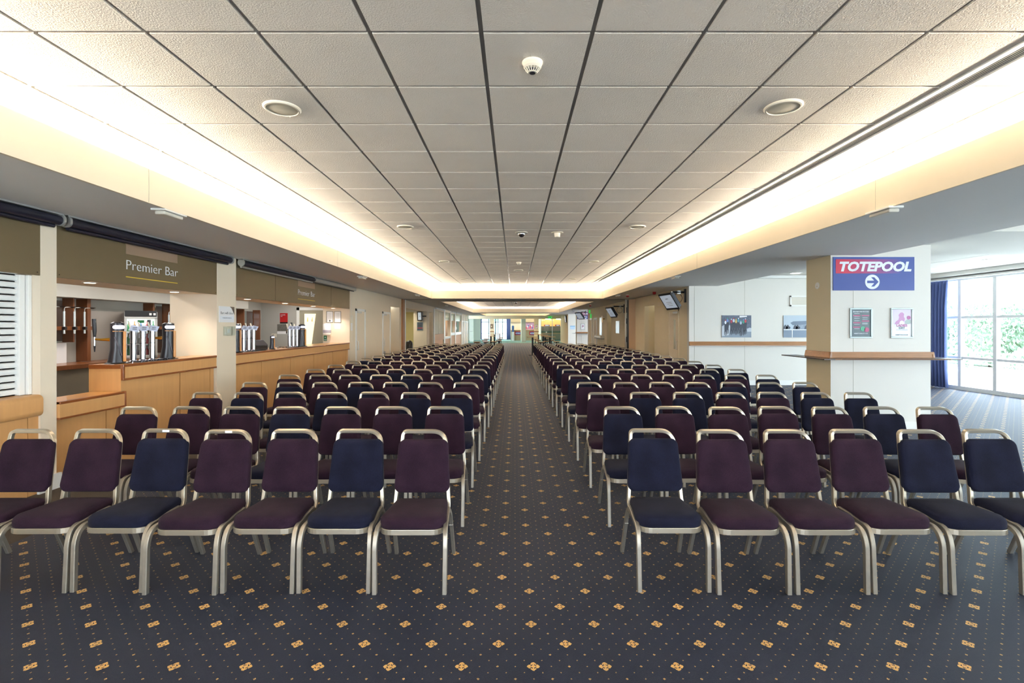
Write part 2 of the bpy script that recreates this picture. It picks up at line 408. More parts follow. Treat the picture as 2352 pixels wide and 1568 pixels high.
# --- left wall
def L(y0, y1, z0=0, z1=SOF, x0=-4.84, m='cream', x1=XW): return sbox('wall_left', x0, x1, y0, y1, z0, z1, M[m])
L(-6, 3.4, x0=-5.37)
L(4.835, 5.006, x0=-5.37)
L(7.70, 8.23, x0=-5.37)
L(13.9, 14.2, x0=-5.39)
L(14.2, 18.5)
L(18.5, 19.9, z0=2.41); L(18.5, 19.9, x0=-5.2, x1=-5.1, z1=2.41, m='tan'); L(18.4, 18.5, x0=-5.2, x1=-4.84); L(19.9, 20.0, x0=-5.2, x1=-4.84)
L(19.9, 20.95); L(20.95, 26.1, z0=2.42)
sbox('wall_left', -5.34, XW, 26.1, 26.9, 0, SOF, M['cream'])
sbox('wall_left', -7.0, -5.34, 27.5, 27.6, 0, SOF, mat('yellow_paint', '#ded39a', .75))
sbox('wall_left', -7.1, -7.0, 20.5, 27.6, 0, SOF, M['cream'])
sbox('wall_left', -7.0, -4.84, 20.5, 20.6, 0, SOF, M['cream'])
sbox('ceiling', -7.0, -4.84, 20.6, 27.5, 2.43, 2.5, M['soffit'])
L(26.9, 28.0, z0=2.42); L(26.9, 28.6, x0=-5.3, x1=-5.2, m='tan', z1=2.42)
L(28.0, 28.6)
for a, b in ((32.3, 32.9), (35.6, 35.95), (38.4, 38.8)): L(a, b); sbox('trim_15', XW, XW + .03, a, b, 0, SOF, M['white'])
for a in (28.2, 43.1, 44.7, 46.3, 47.9): sbox('trim_15', XW, XW + .05, a, a + .3, 0, SOF - .1, M['white'])
L(43.0, 49.3)
for a in (28.6, 32.9, 35.95, 38.8):
    b = {28.6: 32.3, 32.9: 35.6, 35.95: 38.4, 38.8: 43.0}[a]
    L(a, b, z0=2.6)
sbox('wall_left', -6.2, -6.1, 28.6, 43.0, 0, SOF, mat('tan_brown_paint', '#c7a27a', .7))
# low plinths
for k, (a, b) in enumerate(((4.80, 5.04), (7.66, 8.27))):
    sbox('baseboard_left', XW, XW + .025, a, b, 0, .15, M['white'])
sbox('baseboard_left', XW, XW + .012, 15.35, 17.3, 0, .12, M['white'])
# wooden end post of the left partition pocket, pale strip beside it
sbox('trim_8', XW, XW + .05, 20.25, 20.66, 0, SOF, mat('post_wood', '#a4692f', .5, noise=.15, nscale=4, stretch=(8, 8, .6)))
sbox('trim_9', XW, XW + .05, 20.7, 20.86, 0, SOF, M['white'])
# bar room
sbox('wall_bar', -7.4, -7.28, 3, 14.3, 0, 2.6, M['grey_wall'])
sbox('wall_bar', -7.28, -5.39, 14.2, 14.3, 0, 2.6, M['grey_wall'])
sbox('wall_bar', -7.28, -5.37, 2.9, 3.0, 0, 2.6, M['grey_wall'])
sbox('ceiling', -7.28, -5.36, 3.0, 14.2, 2.6, 2.64, M['white_wall'])
sbox('trim_10', -7.28, -6.95, 3.0, 12.9, 2.09, 2.6, M['grey_wall'])      # bulkhead over the back shelves
for a, b in ((3.4, 4.835), (5.006, 7.70), (8.23, 13.9)):
    sbox('ceiling', -5.36, XW - .02, a, b, 2.14, 2.16, M['cream'])
    sbox('trim_11', -5.38, -5.36, a, b, 2.14, 2.6, M['grey_wall'])

# --- right wall beyond the window room
def RR(y0, y1, z0=0, z1=SOF, x1=5.02, m='tan', x0=XE): return sbox('wall_right', x0, x1, y0, y1, z0, z1, M[m])
RR(13.95, 17.2); RR(17.2, 18.5, z0=2.39); RR(17.2, 18.5, x0=5.3, x1=5.4, z1=2.39, m='tan_dark'); RR(17.1, 17.2, x0=5.02, x1=5.4, m='tan_dark'); RR(18.5, 18.6, x0=5.02, x1=5.4, m='tan_dark')
RR(18.5, 24.9); RR(24.9, 26.1, z0=2.39); RR(24.9, 26.1, x0=5.3, x1=5.4, z1=2.39, m='tan_dark'); RR(26.1, 26.2, x0=5.02, x1=5.4, m='tan_dark'); RR(24.8, 24.9, x0=5.02, x1=5.4, m='tan_dark')
RR(26.1, 32.9); RR(45.1, 52, m='tan')
sbox('wall_white', XE, 11.7, 13.8, 13.95, 0, 3.2, M['white_wall'])
sbox('baseboard_white', XE, 11.5, 13.785, 13.8, 0, .13, M['white'])
for x in (5.02, 6.42, 8.9): sbox('trim_12', x, x + .006, 13.797, 13.8, .13, 3.0, M['seam'])
sbox('wall_white', XE, 9.6, 45.0, 45.1, 0, 3.2, M['white_wall'])
sbox('wall_white', 5.02, 9.6, 32.8, 32.9, 0, 3.2, M['white_wall'])
sbox('ceiling', 5.69, 9.6, 32.9, 45, 3.0, 3.05, M['white_wall'])
# two wall-like pillars carrying the soffit
def pillar(x0, x1, y0, y1):
    p = MB().box(x0, x1, y0, y1, 0, 3.2)
    o = struct('pillar', p, [M['white_wall'], M['tan_dark']])
    for pl in o.data.polygons:
        if pl.normal.x < -.5: pl.material_index = 1
    o['kind'] = 'structure'
    sbox('baseboard_pillar', x0 - .01, x1 + .01, y0 - .012, y0, 0, .12, M['white'])
    sbox('trim_13', x0 + .355, x0 + .36, y0 - .002, y0, .12, 2.2, M['seam'])
pillar(5.02, 6.61, 7.85, 8.5)
pillar(4.72, 6.31, 37.5, 38.15)

# --- far wall: header, piers, the room beyond
sbox('wall_back', -4.84, 5.02, YB, YB + .4, 2.45, SOF, M['tan'])
for a, b in ((-2.61, -2.2), (2.06, 2.52)): sbox('wall_back', a, b, YB, YB + .4, 0, 2.45, M['tan'])
sbox('wall_back', 4.87, 5.3, YB, YB + .4, 0, 2.45, M['tan_dark'])
sbox('wall_back', -4.95, -4.5, 54.0, 54.5, 0, 3.0, M['teal_wall'])
sbox('wall_back', .74, 1.2, 53.3, 53.8, 0, 3.0, M['teal_wall'])
sbox('wall_back', -6, -4.1, 59.5, 59.6, 0, 3.0, M['teal_wall'])
sbox('wall_back', -9, -4.3, 62.0, 62.2, 0, 3.2, M['teal_wall']); sbox('wall_back', -.9, 11.6, 62.0, 62.2, 0, 3.2, M['teal_wall'])
sbox('wall_back', -4.3, -.9, 62.0, 62.2, 2.75, 3.2, M['teal_wall'])
sbox('wall_back', -9.1, -9, 49.5, 62, 0, 3.2, M['teal_wall']); sbox('wall_back', 11.5, 11.6, 45, 62, 0, 3.2, M['teal_wall'])
sbox('ceiling', -9, 11.6, 52.4, 62, 3.1, 3.15, M['white_wall'])

# --- windows
def window(idx, x, y0, y1, z0=.06, z1=2.85, trans=(.83, 1.87), last=False):
    f = MB(); w = .045
    f.box(x - .05, x + .05, y0, y0 + w, z0, z1); f.box(x - .05, x + .05, y1 - w, y1, z0, z1)
    f.box(x - .06, x + .06, y0, y1, 0, z0 + .04); f.box(x - .06, x + .06, y0, y1, z1 - .03, z1 + .02)
    for t in trans: f.box(x - .04, x + .04, y0, y1, t - .03, t + .03)
    o = struct('window_%d' % idx, f, mat('window_frame_paint', '#f0f3f6', .4))
    g = MB().box(x - .004, x + .004, y0 + w, y1 - w, z0 + .04, z1 - .03).build('pane', M['glass'], o)
y = 13.72
n = 1
while y > -5.9:
    window(n, 11.55, max(y - .94, -6), y); y -= .94; n += 1
sbox('wall_windows', 11.5, 11.7, -6, 13.8, 2.87, 3.4, M['white'])
sbox('trim_14', 11.36, 11.5, -6, 13.8, 2.86, 2.9, M['white']); sbox('trim_14', 11.22, 11.36, -6, 13.8, 2.94, 3.04, M['white'])
sbox('wall_windows', 11.5, 11.7, 13.72, 13.8, 0, 2.87, M['white'])
def window_far(idx, x0, x1, y, trans, mull=()):
    f = MB(); f.box(x0, x0 + .1, y - .04, y + .04, 0, 2.75); f.box(x1 - .1, x1, y - .04, y + .04, 0, 2.75); f.box(x0, x1, y - .04, y + .04, 0, .08)
    f.box(x0, x1, y - .04, y + .04, trans - .05, trans + .05); f.box(x0, x1, y - .04, y + .04, .75, .83)
    for m_ in mull: f.box(m_ - .06, m_ + .06, y - .04, y + .04, 0, 2.75)
    o = struct('window_%d' % idx, f, mat('window_frame_grey', '#8fa9b4', .5)); MB().box(x0, x1, y - .005, y + .005, .1, 2.7).build('pane', M['glass'], o)
window_far(30, -4.2, -2.4, 62.05, 2.2, (-3.25,)); window_far(31, -2.4, -.9, 62.05, 2.2, (-2.1, -1.5))
for k in range(3):
    f = MB(); a = 33 + k * 4
    f.box(9.5, 9.6, a, a + .08, 0, 3); f.box(9.5, 9.6, a + 3.92, a + 4, 0, 3); f.box(9.5, 9.6, a, a + 4, 2.8, 3); f.box(9.5, 9.6, a, a + 4, 0, .1); f.box(9.5, 9.6, a, a + 4, 1.0, 1.06)
    struct('window_%d' % (32 + k), f, M['white'])

# --- doors set in the side walls
def door(idx, side, y0, y1, zt=2.16, m='white', leaf='cream', extra=None):
    x = XW if side < 0 else XE; s = -side      # s points into the hall
    w = .07
    f = MB(); f.box(x, x + s * .03, y0, y0 + w, 0, zt); f.box(x, x + s * .03, y1 - w, y1, 0, zt); f.box(x, x + s * .03, y0, y1, zt - w, zt)
    o = struct('door_%d' % idx, f, M[m])
    l = MB().box(x, x + s * .008, y0 + w, y1 - w, 0.01, zt - w).build('leaf', M[leaf], o)
    if extra == 'vision': MB().box(x + s * .008, x + s * .012, y0 + .3, y0 + .48, .95, 1.85).build('vision_panel', mat('wired_glass', '#c8c6ad', .2), o)
    if extra == 'grille': MB().box(x + s * .008, x + s * .013, y0 + .15, y0 + .38, .35, .75).build('vent_grille', M['alu'], o)
    MB().tube([(x + s * .01, y0 + w + .06, .95), (x + s * .05, y0 + w + .06, .95), (x + s * .05, y0 + w + .06, 1.2), (x + s * .01, y0 + w + .06, 1.2)], .009, 6).build('handle', M['alu'], o)
    MB().box(x + s * .03, x + s * .05, y0 + w, y0 + .45, zt - .13, zt - .08).build('door_closer', M['alu'], o)
    return o
door(1, -1, 14.39, 15.31); door(2, -1, 17.32, 18.4, extra='grille')
door(3, 1, 14.62, 15.6, m='tan', leaf='cream', extra='vision')
door(4, 1, 29.2, 30.3); door(5, 1, 30.95, 32.6, leaf='tan')
for k, yy in enumerate((43.6, 45.2, 46.8, 48.2)): door(6 + k, -1, yy, yy + 1.0, leaf='cream')

# ================================================================== CHAIRS
def cushion(outline, T, rings, n_in=3):
    """outline: list of (a, b); rings: (inset, height); T(a,b,h)->point"""
    mb = MB(); n = len(outline); vs = []; fs = []
    cx = sum(p[0] for p in outline) / n; cy = sum(p[1] for p in outline) / n
    for ins, h in rings:
        for a, b in outline:
            d = math.hypot(a - cx, b - cy); k = max(0, 1 - ins / max(d, 1e-6)); vs.append(T(cx + (a - cx) * k, cy + (b - cy) * k, h))
    for i in range(len(rings) - 1):
        for k in range(n): fs.append((i * n + k, i * n + (k + 1) % n, (i + 1) * n + (k + 1) % n, (i + 1) * n + k))
    fs.append(tuple(range(n))[::-1]); fs.append(tuple((len(rings) - 1) * n + k for k in range(n)))
    return mb.add(vs, fs)
def chair_meshes():
    d = {}
    # seat outline: rounded at the front (y small), narrower at the back
    out = []
    for (cx, cy, r, a0) in ((.12, .125, .085, -90), (.145, .40, .035, 0), (-.145, .40, .035, 90), (-.12, .125, .085, 180)):
        for k in range(7):
            a = R(a0 + 90 * k / 6); out.append((cx + r * math.cos(a), cy + r * math.sin(a)))
    # bow the sides slightly outwards toward the front
    def T(a, b, h): return (a * (1 + .03 * math.sin(min(1, max(0, (b - .04) / .36)) * math.pi)), b, h)
    d['seat'] = lambda: cushion(out, T, [(.006, .372), (0, .380), (0, .412), (.006, .426), (.018, .437), (.045, .445), (.09, .450), (.13, .451)])
    frame_out = [(a * 1.02, (b - .22) * 1.02 + .22) for a, b in out]
    def frame():
        m = MB(); n = len(frame_out); vs = []; fs = []
        ins = [(a * .9, (b - .22) * .9 + .22) for a, b in frame_out]
        for o_, z in ((frame_out, .340), (frame_out, .374), (ins, .374), (ins, .340)):
            vs += [(a, b, z) for a, b in o_]
        for i in range(4):
            for k in range(n): fs.append((i * n + k, i * n + (k + 1) % n, ((i + 1) % 4) * n + (k + 1) % n, ((i + 1) % 4) * n + k))
        m.add(vs, fs); m.box(-.15, .15, .21, .24, .342, .36); return m
    d['seat_frame'] = frame
    def bp(z): return .405 + (z - .36) * .20            # back line: y at height z
    def backframe():
        m = MB()
        pts = [(-.182, .375, .352), (-.186, bp(.38) + .01, .40), (-.178, bp(.50), .50), (-.150, bp(.884), .884), (.150, bp(.884), .884), (.178, bp(.50), .50), (.186, bp(.38) + .01, .40), (.182, .375, .352)]
        P = fillet(pts, [.02, .03, .03, .095, .095, .03, .03, .02], 8)
        # round the handle corners in the plane of the back
        m.sweep(P, .030, .024, lambda i: (0, .98, .2), c=.14); return m
    d['backrest_frame'] = backframe
    def backcush():
        o = rrect(.382, .353, .048, 6, wt=.350)
        def TB(a, b, h):
            z = .653 + b; cv = .010 * (a / .18) ** 2      # gently dished across
            return (a, bp(z) + .009 - h - cv * 1.0, z + h * .2)
        return cushion(o, TB, [(.03, -.012), (.01, -.011), (.002, -.004), (0, .006), (0, .026), (.006, .036), (.018, .042), (.05, .046), (.1, .047)])
    d['back_cushion'] = backcush
    def front_leg(s):
        pts = [(s * .188, .36, .385), (s * .196, .25, .388), (s * .212, .045, .375), (s * .216, .012, .30), (s * .213, .0, .0)]
        return MB().sweep(fillet(pts, [.05, .055, .04], 6), .027, .031, lambda i: (1, 0, 0), c=.12)
    def rear_leg(s):
        pts = [(s * .186, .30, .365), (s * .190, .37, .382), (s * .198, .405, .33), (s * .205, .54, .0)]
        m = MB().sweep(fillet(pts, [.03, .035], 5), .024, .029, lambda i: (1, 0, 0), c=.12)
        m.tube([(s * .186, .425, .25), (s * .186 - s * .005 + s * .03, .425, .25)], .006, 8); return m
    d['front'] = front_leg; d['rear'] = rear_leg
    return d
CM = chair_meshes()
def make_chair(fab):
    t = thing('banquet_chair', '', '', (0, 0, 0))
    CM['seat']().build('seat_cushion', M[fab], t, smooth=True, angle=50)
    CM['back_cushion']().build('back_cushion', M[fab], t, smooth=True, angle=50)
    CM['seat_frame']().build('seat_frame', M['chair_metal'], t, bevel=.002)
    CM['backrest_frame']().build('backrest_frame', M['chair_metal'], t, smooth=True, angle=30)
    for s in (-1, 1):
        CM['front'](s).build('leg', M['chair_leg'], t, smooth=True, angle=30)
    for s in (-1, 1):
        CM['rear'](s).build('leg', M['chair_leg'], t, smooth=True, angle=30)
    return t
protos = {'plum': make_chair('plum'), 'navy': make_chair('navy')}
used = {'plum': False, 'navy': False}
ORD = ['first', 'second', 'third', 'fourth', 'fifth', 'sixth', 'seventh', 'eighth', 'ninth', 'tenth', 'eleventh', 'twelfth', 'thirteenth', 'fourteenth', 'fifteenth', 'sixteenth', 'seventeenth', 'eighteenth', 'nineteenth']
# fabric seen in the photograph, front rows, counted from the aisle outwards (p = plum, n = navy)
SEENL = ['pnppnpp', 'pppnppp', 'nnpnpnp', 'pppnpnp', 'ppnpppp', 'nnpnnpp']
SEENR = ['npppnnn', 'nppppnp', 'pnnppnn', 'pppnnnn', 'npppppn', 'pnpppnn']
bp0 = .405 + (.884 - .36) * .20
for row in range(19):
    yb = 3.03 + row * 1.0
    for side in (-1, 1):
        seen = SEENL if side < 0 else SEENR
        for k in range(7):
            x = (-.640 - .466 * k) if side < 0 else (.985 + .476 * k)
            ch = seen[row][k] if row < len(seen) else random.choice('ppn')
            fab = 'plum' if ch == 'p' else 'navy'
            if used[fab]: c = copy_tree(protos[fab])
            else: c = protos[fab]; used[fab] = True
            jx, jy, jr = random.uniform(-.003, .003), random.uniform(-.02, .02), random.uniform(-.5, .5)
            if row == 0 and side > 0: jy += .0
            c.location = (x + jx, yb + jy, 0); c.rotation_euler = (0, 0, R(jr))
            if row == 0 and side < 0 and k in (3, 4): MB().box(-.02, .03, bp0 - .0165, bp0 - .0155, .876, .892).build('sticker', M['paper'], c, world=False)['label'] = 'small white sticker on the handle'
            blk = 'left' if side < 0 else 'right'
            rw = 'front' if row == 0 else ('rearmost' if row == 18 else ORD[row])
            tag(c, '%s upholstered metal banquet chair, %s from the aisle in the %s row, %s block' % ({'plum': 'plum', 'navy': 'navy blue'}[fab], ORD[k], rw, blk), 'chair', 'banquet chairs in the %s block' % blk)

# ================================================================== CEILING ITEMS
def at_ceiling(px, py, z=CEI - .008):
    d = 1135 * (z - HC) / (750 - py); return ((px - 1182) * d / 1135, d)
def speaker(px, py, label, z=3.208, proto=[None]):
    x, y = at_ceiling(px, py, z)
    if proto[0] is None:
        t = thing('ceiling_speaker', '', '', (0, 0, 0))
        MB().lathe([(.128, 0), (.128, -.006), (.120, -.014), (.108, -.016), (.106, -.008), (.106, 0)], n=36).build('rim', M['off_white'], t, smooth=True)
        MB().lathe([(.105, -.004), (.105, -.010), (.07, -.014), (.0, -.016)], n=36).build('grille', M['grille'], t, smooth=True)
        proto[0] = t
    else: t = copy_tree(proto[0])
    t.location = (x, y, z)
    tag(t, label, 'ceiling speaker', 'round speakers in the tiled ceiling')
speaker(648, 248, 'round cream ceiling speaker nearest the camera on the left')
speaker(1799, 245, 'round cream ceiling speaker nearest the camera on the right')
speaker(931, 520, 'round cream ceiling speaker, second from the camera in the left line')
speaker(1464, 520, 'round cream ceiling speaker, second from the camera in the right line')
speaker(1020, 600, 'round cream ceiling speaker, third from the camera in the left line')
speaker(1364, 600, 'round cream ceiling speaker, third from the camera in the right line')
speaker(1066, 640, 'small-looking cream ceiling speaker farthest away in the left line')
speaker(1315, 640, 'small-looking cream ceiling speaker farthest away in the right line')
speaker(1191, 620, 'round cream ceiling speaker alone on the centre line before the far cove')
def smoke(px, py, label, z=3.208):
    x, y = at_ceiling(px, py, z)
    t = thing('smoke_detector', label, 'smoke detector', (x, y, z), group='smoke detectors on the ceiling')
    MB().lathe([(x_, z_) for x_, z_ in ((.062, 0), (.062, -.008), (.058, -.014), (.053, -.022))], n=32).build('base', M['off_white'], t, smooth=True, world=False)
    m = MB().lathe([(.053, -.018), (.054, -.030), (.046, -.040), (.030, -.043)], n=32)
    for k in range(14):
        a = 2 * math.pi * k / 14
        m.tube([(.046 * math.cos(a), .046 * math.sin(a), -.038), (.024 * math.cos(a), .024 * math.sin(a), -.062)], .003, 5)
    m.lathe([(.026, -.058), (.026, -.064), (.012, -.065)], n=24)
    m.build('sensor_cage', M['off_white'], t, smooth=True, world=False)
    MB().lathe([(.030, -.040), (.016, -.060)], n=20).build('sensor_core', M['dark_grey'], t, smooth=True, world=False)
    MB().lathe([(.0, -.066), (.018, -.066), (.018, -.063)], n=20).build('cap', M['dark_grey'], t, world=False)
smoke(1223, 143, 'white domed smoke detector on the ceiling tile nearest the camera')
smoke(1192, 602, 'white domed smoke detector far off on the ceiling centre line')
# dome camera and a cone sensor
def dome(px, py, label, z=3.208, s=1.):
    x, y = at_ceiling(px, py, z)
    t = thing('dome_camera', label, 'security camera', (x, y, z), group='dome cameras on the ceiling')
    MB().lathe([(.105 * s, 0), (.105 * s, -.008), (.085 * s, -.016), (.075 * s, -.02)], n=32).build('mount_ring', M['alu'], t, smooth=True, world=False)
    MB().lathe([(.062 * s, -.016)] + [(.062 * s * math.cos(R(a)), -.02 - .055 * s * math.sin(R(a))) for a in range(0, 91, 15)], n=28).build('dome', M['chrome'], t, smooth=True, world=False)
    MB().lathe([(.05 * s * math.cos(R(a)), -.024 - .056 * s * math.sin(R(a))) for a in range(20, 91, 14)], n=28).build('lens', M['black'], t, smooth=True, world=False)
dome(1198, 534, 'silver dome camera with a black lens on the near ceiling')
dome(1185, 694, 'dark dome camera on the second, farther coffer ceiling', s=1.3)
x, y = at_ceiling(1280, 534)
t = thing('motion_sensor', 'white cone-shaped motion sensor beside the silver dome camera', 'sensor', (x, y, 3.208))
MB().lathe([(.10, 0), (.10, -.006), (.05, -.01)], n=28).build('flange', M['off_white'], t, smooth=True, world=False)
MB().lathe([(.052, -.008), (.044, -.075), (.038, -.08), (0, -.08)], n=28).build('body', M['off_white'], t, smooth=True, world=False)

# linear slot diffuser along the right of the coffer
t = thing('slot_diffuser', 'long black slotted air diffuser along the right side of the ceiling', 'air vent', (2.9, 7.4, 3.2))
f = MB(); f.box(2.815, 2.85, -5, 20.2, 3.200, 3.222); f.box(2.965, 3.0, -5, 20.2, 3.200, 3.222)
f.build('frame', M['white'], t)
for k in range(6):
    a = 2.852 + k * .0195
    MB().box(a, a + .0065, -5, 20.2, 3.2135, 3.2155).build('blade', M['white'], t)
MB().box(2.85, 2.965, -5, 20.2, 3.2158, 3.224).build('duct', M['black'], t)

# emergency luminaires under the soffits
def emergency(px, py, label, s=1.):
    d = 1135 * (SOF - .03 - HC) / (750 - py); x = (px - 1182) * d / 1135
    t = thing('emergency_light', label, 'emergency light', (x, d, SOF), group='emergency lights under the soffits')
    MB().box(-.07, .07, -.16, .16, -.02, 0).build('backplate', M['white'], t, world=False, bevel=.004)
    MB().box(-.05, .05, -.135, .135, -.055, -.02).build('diffuser', mat('opal_diffuser', '#dcd8cc', .3), t, world=False, bevel=.012)
emergency(389, 493, 'slim white emergency light under the left soffit, nearest the camera')
emergency(2030, 488, 'slim white emergency light under the right soffit, nearest the camera')
emergency(832, 638, 'white emergency light under the left soffit above the second bar')
emergency(1551, 638, 'white emergency light under the right soffit left of the hanging screen')
emergency(959, 678.7, 'white emergency light at the far left end of the first soffit')
emergency(1419, 679, 'white emergency light at the far right end of the first soffit')
emergency(1026, 702.5, 'tiny emergency light beside the second coffer, nearest on the left')
emergency(1056, 712.5, 'tiny emergency light beside the second coffer, farther on the left')
emergency(1314, 712.8, 'tiny emergency light beside the second coffer on the right')
def sounder(x, y, label, z=SOF):
    t = thing('fire_sounder', label, 'alarm sounder', (x, y, z), group='red fire alarm sounders')
    MB().lathe([(.055, 0), (.055, -.02), (.05, -.03)], n=20).build('base', M['off_white'] if y > 17 else M['red'], t, smooth=True, world=False)
    MB().lathe([(.05, -.03), (.052, -.07), (.04, -.085), (0, -.085)], n=20).build('cap', M['red'], t, smooth=True, world=False)
sounder(4.55, 16.1, 'dark red alarm sounder under the soffit near the nearest hanging screen')
sounder(4.0, 17.5, 'red and white alarm sounder under the soffit above the middle rows')
sounder(3.9, 25.5, 'small red and white alarm sounder beside the second coffer')
# downlights in the window room and the bar openings
def downlight(x, y, z, label, group, m='lamp_on', r=.055, watts=6, col=(1, .90, .78)):
    t = thing('downlight', label, 'downlight', (x, y, z), group=group)
    MB().lathe([(r * 1.35, 0), (r * 1.35, -.006), (r, -.008), (r, 0)], n=24).build('trim_ring', M['white'], t, smooth=True, world=False)
    MB().lathe([(0, -.003), (r, -.003), (r, -.0035)], n=24).build('lamp', M[m], t, world=False)
    if watts:
        l = bpy.data.lights.new('downlight_lamp', 'SPOT'); l.energy = watts; l.color = col; l.spot_size = R(120); l.spot_blend = .8; l.shadow_soft_size = .04
        o = bpy.data.objects.new('downlight_lamp', l); COL.objects.link(o); o.location = (x, y, z - .02)
for x, y, w in ((-4.9, 5.70, 'above the step in the near bar counter'), (-4.97, 7.22, 'at the far end over the near bar counter')):
    downlight(x, y, 2.14, 'small round downlight %s' % w, 'downlights over the bars', watts=14)
for x, y, w in ((-4.92, 9.1, 'nearest'), (-4.97, 10.7, 'second from the left'), (-4.97, 12.2, 'third from the left'), (-4.97, 13.55, 'farthest')):
    downlight(x, y, 2.14, 'small round downlight over the farther bar, %s in its line' % w, 'downlights over the bars', watts=14)
downlight(7.39, 13.0, 3.04, 'white ceiling downlight behind the pillar, over the photo prints', 'downlights of the window room', 'lamp_cool', .12, 0)
downlight(10.04, 10.4, 3.04, 'white ceiling downlight near the large windows', 'downlights of the window room', 'lamp_cool', .12, 0)
# light that fills the bar room behind the counters: a ceiling fitting
t = thing('batten_light', 'fluorescent batten on the ceiling behind the bar', 'ceiling light', (-6.2, 7.0, 2.6))
MB().box(-.06, .06, -1.0, 1.0, -.05, 0).build('body', M['white'], t, world=False)
MB().box(-.04, .04, -.98, .98, -.07, -.05).build('tube', M['lamp_cool'], t, world=False)
area('bar_ceiling_lamp', (-6.2, 7.0, 2.52), (0, 0, 0), .3, 6, 24, (1, .95, .88))
area('bar_ceiling_lamp', (-6.2, 12.0, 2.52), (0, 0, 0), .3, 3.5, 15, (1, .95, .88))
area('corridor_lamp', (-5.9, 24, 2.40), (0, 0, 0), 1, 4, 26, (1, .95, .75))
area('far_bay_lamp', (-5.5, 36, 2.55), (0, 0, 0), .8, 13, 70, (1, .93, .8))
area('far_room_lamp', (2.5, 57.5, 3.05), (0, 0, 0), 8, 7, 330, (1, .95, .85))

# ================================================================== LEFT SIDE: BARS
def bar_board(y0, y1, label, seams=(), words=None, patch=None):
    t = thing('fascia_board', label, 'sign board', (XW, (y0 + y1) / 2, 2.13), group='bronze boards over the bars')
    MB().box(XW - .02, XW - .002, y0, y1, 2.13, SOF).build('panel', M['board'], t)
    for sm in seams: MB().box(XW - .004, XW, sm - .003, sm + .003, 2.135, SOF).build('joint', M['gap'], t)
    for yy in (y0 + .03, y1 - .03): MB().tube([(XW - .003, yy, 2.16), (XW + .002, yy, 2.16)], .006, 8).build('screw', M['gap'], t)
    if words:
        a, b = words
        text('Premier Bar', .17, M['sign_white'], t, (XW + .001, (a + b) / 2, 2.315), FACE_X, width=(b - a), extrude=.002, offset=-.0028)
        MB().box(XW - .002, XW + .003, a, b, 2.222, 2.232).build('underline', M['yellow_line'], t)
        MB().box(XW - .002, XW + .001, a, b, 2.50, 2.70).build('patch', M['board_patch'], t)
    return t
bar_board(3.4, 4.835, 'bronze fascia board above the closed white roller shutter')
bar_board(5.006, 7.70, 'bronze fascia board lettered Premier Bar over the nearer open bar', words=(5.90, 6.80))
bar_board(8.23, 13.9, 'bronze fascia board lettered Premier Bar over the farther open bar', seams=(9.59, 12.5), words=(10.58, 11.48))
def blind(y0, y1, label, m='navy_cloth', bracket=None, body='navy_cloth'):
    t = thing('roller_blind', label, 'roller blind', (XW + .07, (y0 + y1) / 2, 2.7), group='rolled up screens under the left soffit')
    x = XW + .075
    MB().tube([(x, y0 + .03, 2.695), (x, y1 - .02, 2.695)], .046, 20).build('roll', M[m], t, smooth=True)
    MB().tube([(x - .025, y0 + .05, 2.635), (x - .025, y1 - .05, 2.635)], .020, 14).build('bottom_bar', M[body], t, smooth=True)
    MB().box(x - .05, x + .03, y0, y1, 2.748, SOF - .001).build('head_rail', M['alu'], t)
    for yy in (y0, y1 - .02): MB().prism(rrect(.11, .12, .05), lambda a, b, d: (x + a, d, 2.7 + b), yy, yy + .025).build('end_bracket', M['alu'], t, smooth=True)
    return t
blind(3.45, 4.97, 'dark rolled blind above the closed shutter at the left edge')
blind(5.02, 7.95, 'long dark rolled blind above the nearer Premier Bar board')
blind(8.24, 11.25, 'dark rolled blind with pale bottom bar above the farther bar', body='alu')
t = thing('screen_case', 'grey metal screen case right of the farther dark rolled blind', 'screen case', (XW + .06, 12.7, 2.7), group='rolled up screens under the left soffit')
MB().prism(rrect(.10, .10, .03), lambda a, b, d: (XW + .06 + a, d, 2.70 + b), 11.3, 14.15).build('case', M['alu'], t, smooth=True)
MB().box(XW + .03, XW + .06, 11.32, 14.1, 2.63, 2.65).build('bottom_bar', M['black'], t)

# bay 1: closed roller shutter and wood counter front
t = thing('roller_shutter', 'closed white slatted roller shutter at the left edge', 'shutter', (-4.78, 4.1, .97))
m = MB(); z = .97
while z < 2.13: m.prism([(0, 0), (0, .009), (.022, .014), (.027, .036), (.018, .058), (0, .063)], lambda a, b, d: (-4.79 + a, d, z + b), 3.4, 4.74); z += .064
m.build('slat_curtain', M['shutter'], t, smooth=True, angle=50)
MB().box(-4.80, -4.745, 4.735, 4.79, .97, 2.13).build('guide_rail', M['white'], t, bevel=.004)
MB().box(-4.80, -4.72, 4.795, 4.833, .97, 2.13).build('side_frame', M['white'], t, bevel=.004)
t = thing('shutter_counter', 'beech counter front with rounded edge beneath the closed shutter', 'counter', (XW, 4.1, 0))
MB().prism(rrect(.30, .21, .05), lambda a, b, d: (-4.76 + a, d, .862 + b), 3.4, 4.835).build('counter_edge', M['beech'], t, smooth=True)
MB().box(-4.8, -4.655, 3.4, 4.72, 0, .757).build('front_panel', M['beech'], t)
MB().box(-4.8, -4.66, 4.73, 4.835, 0, .757).build('end_panel', M['beech'], t)

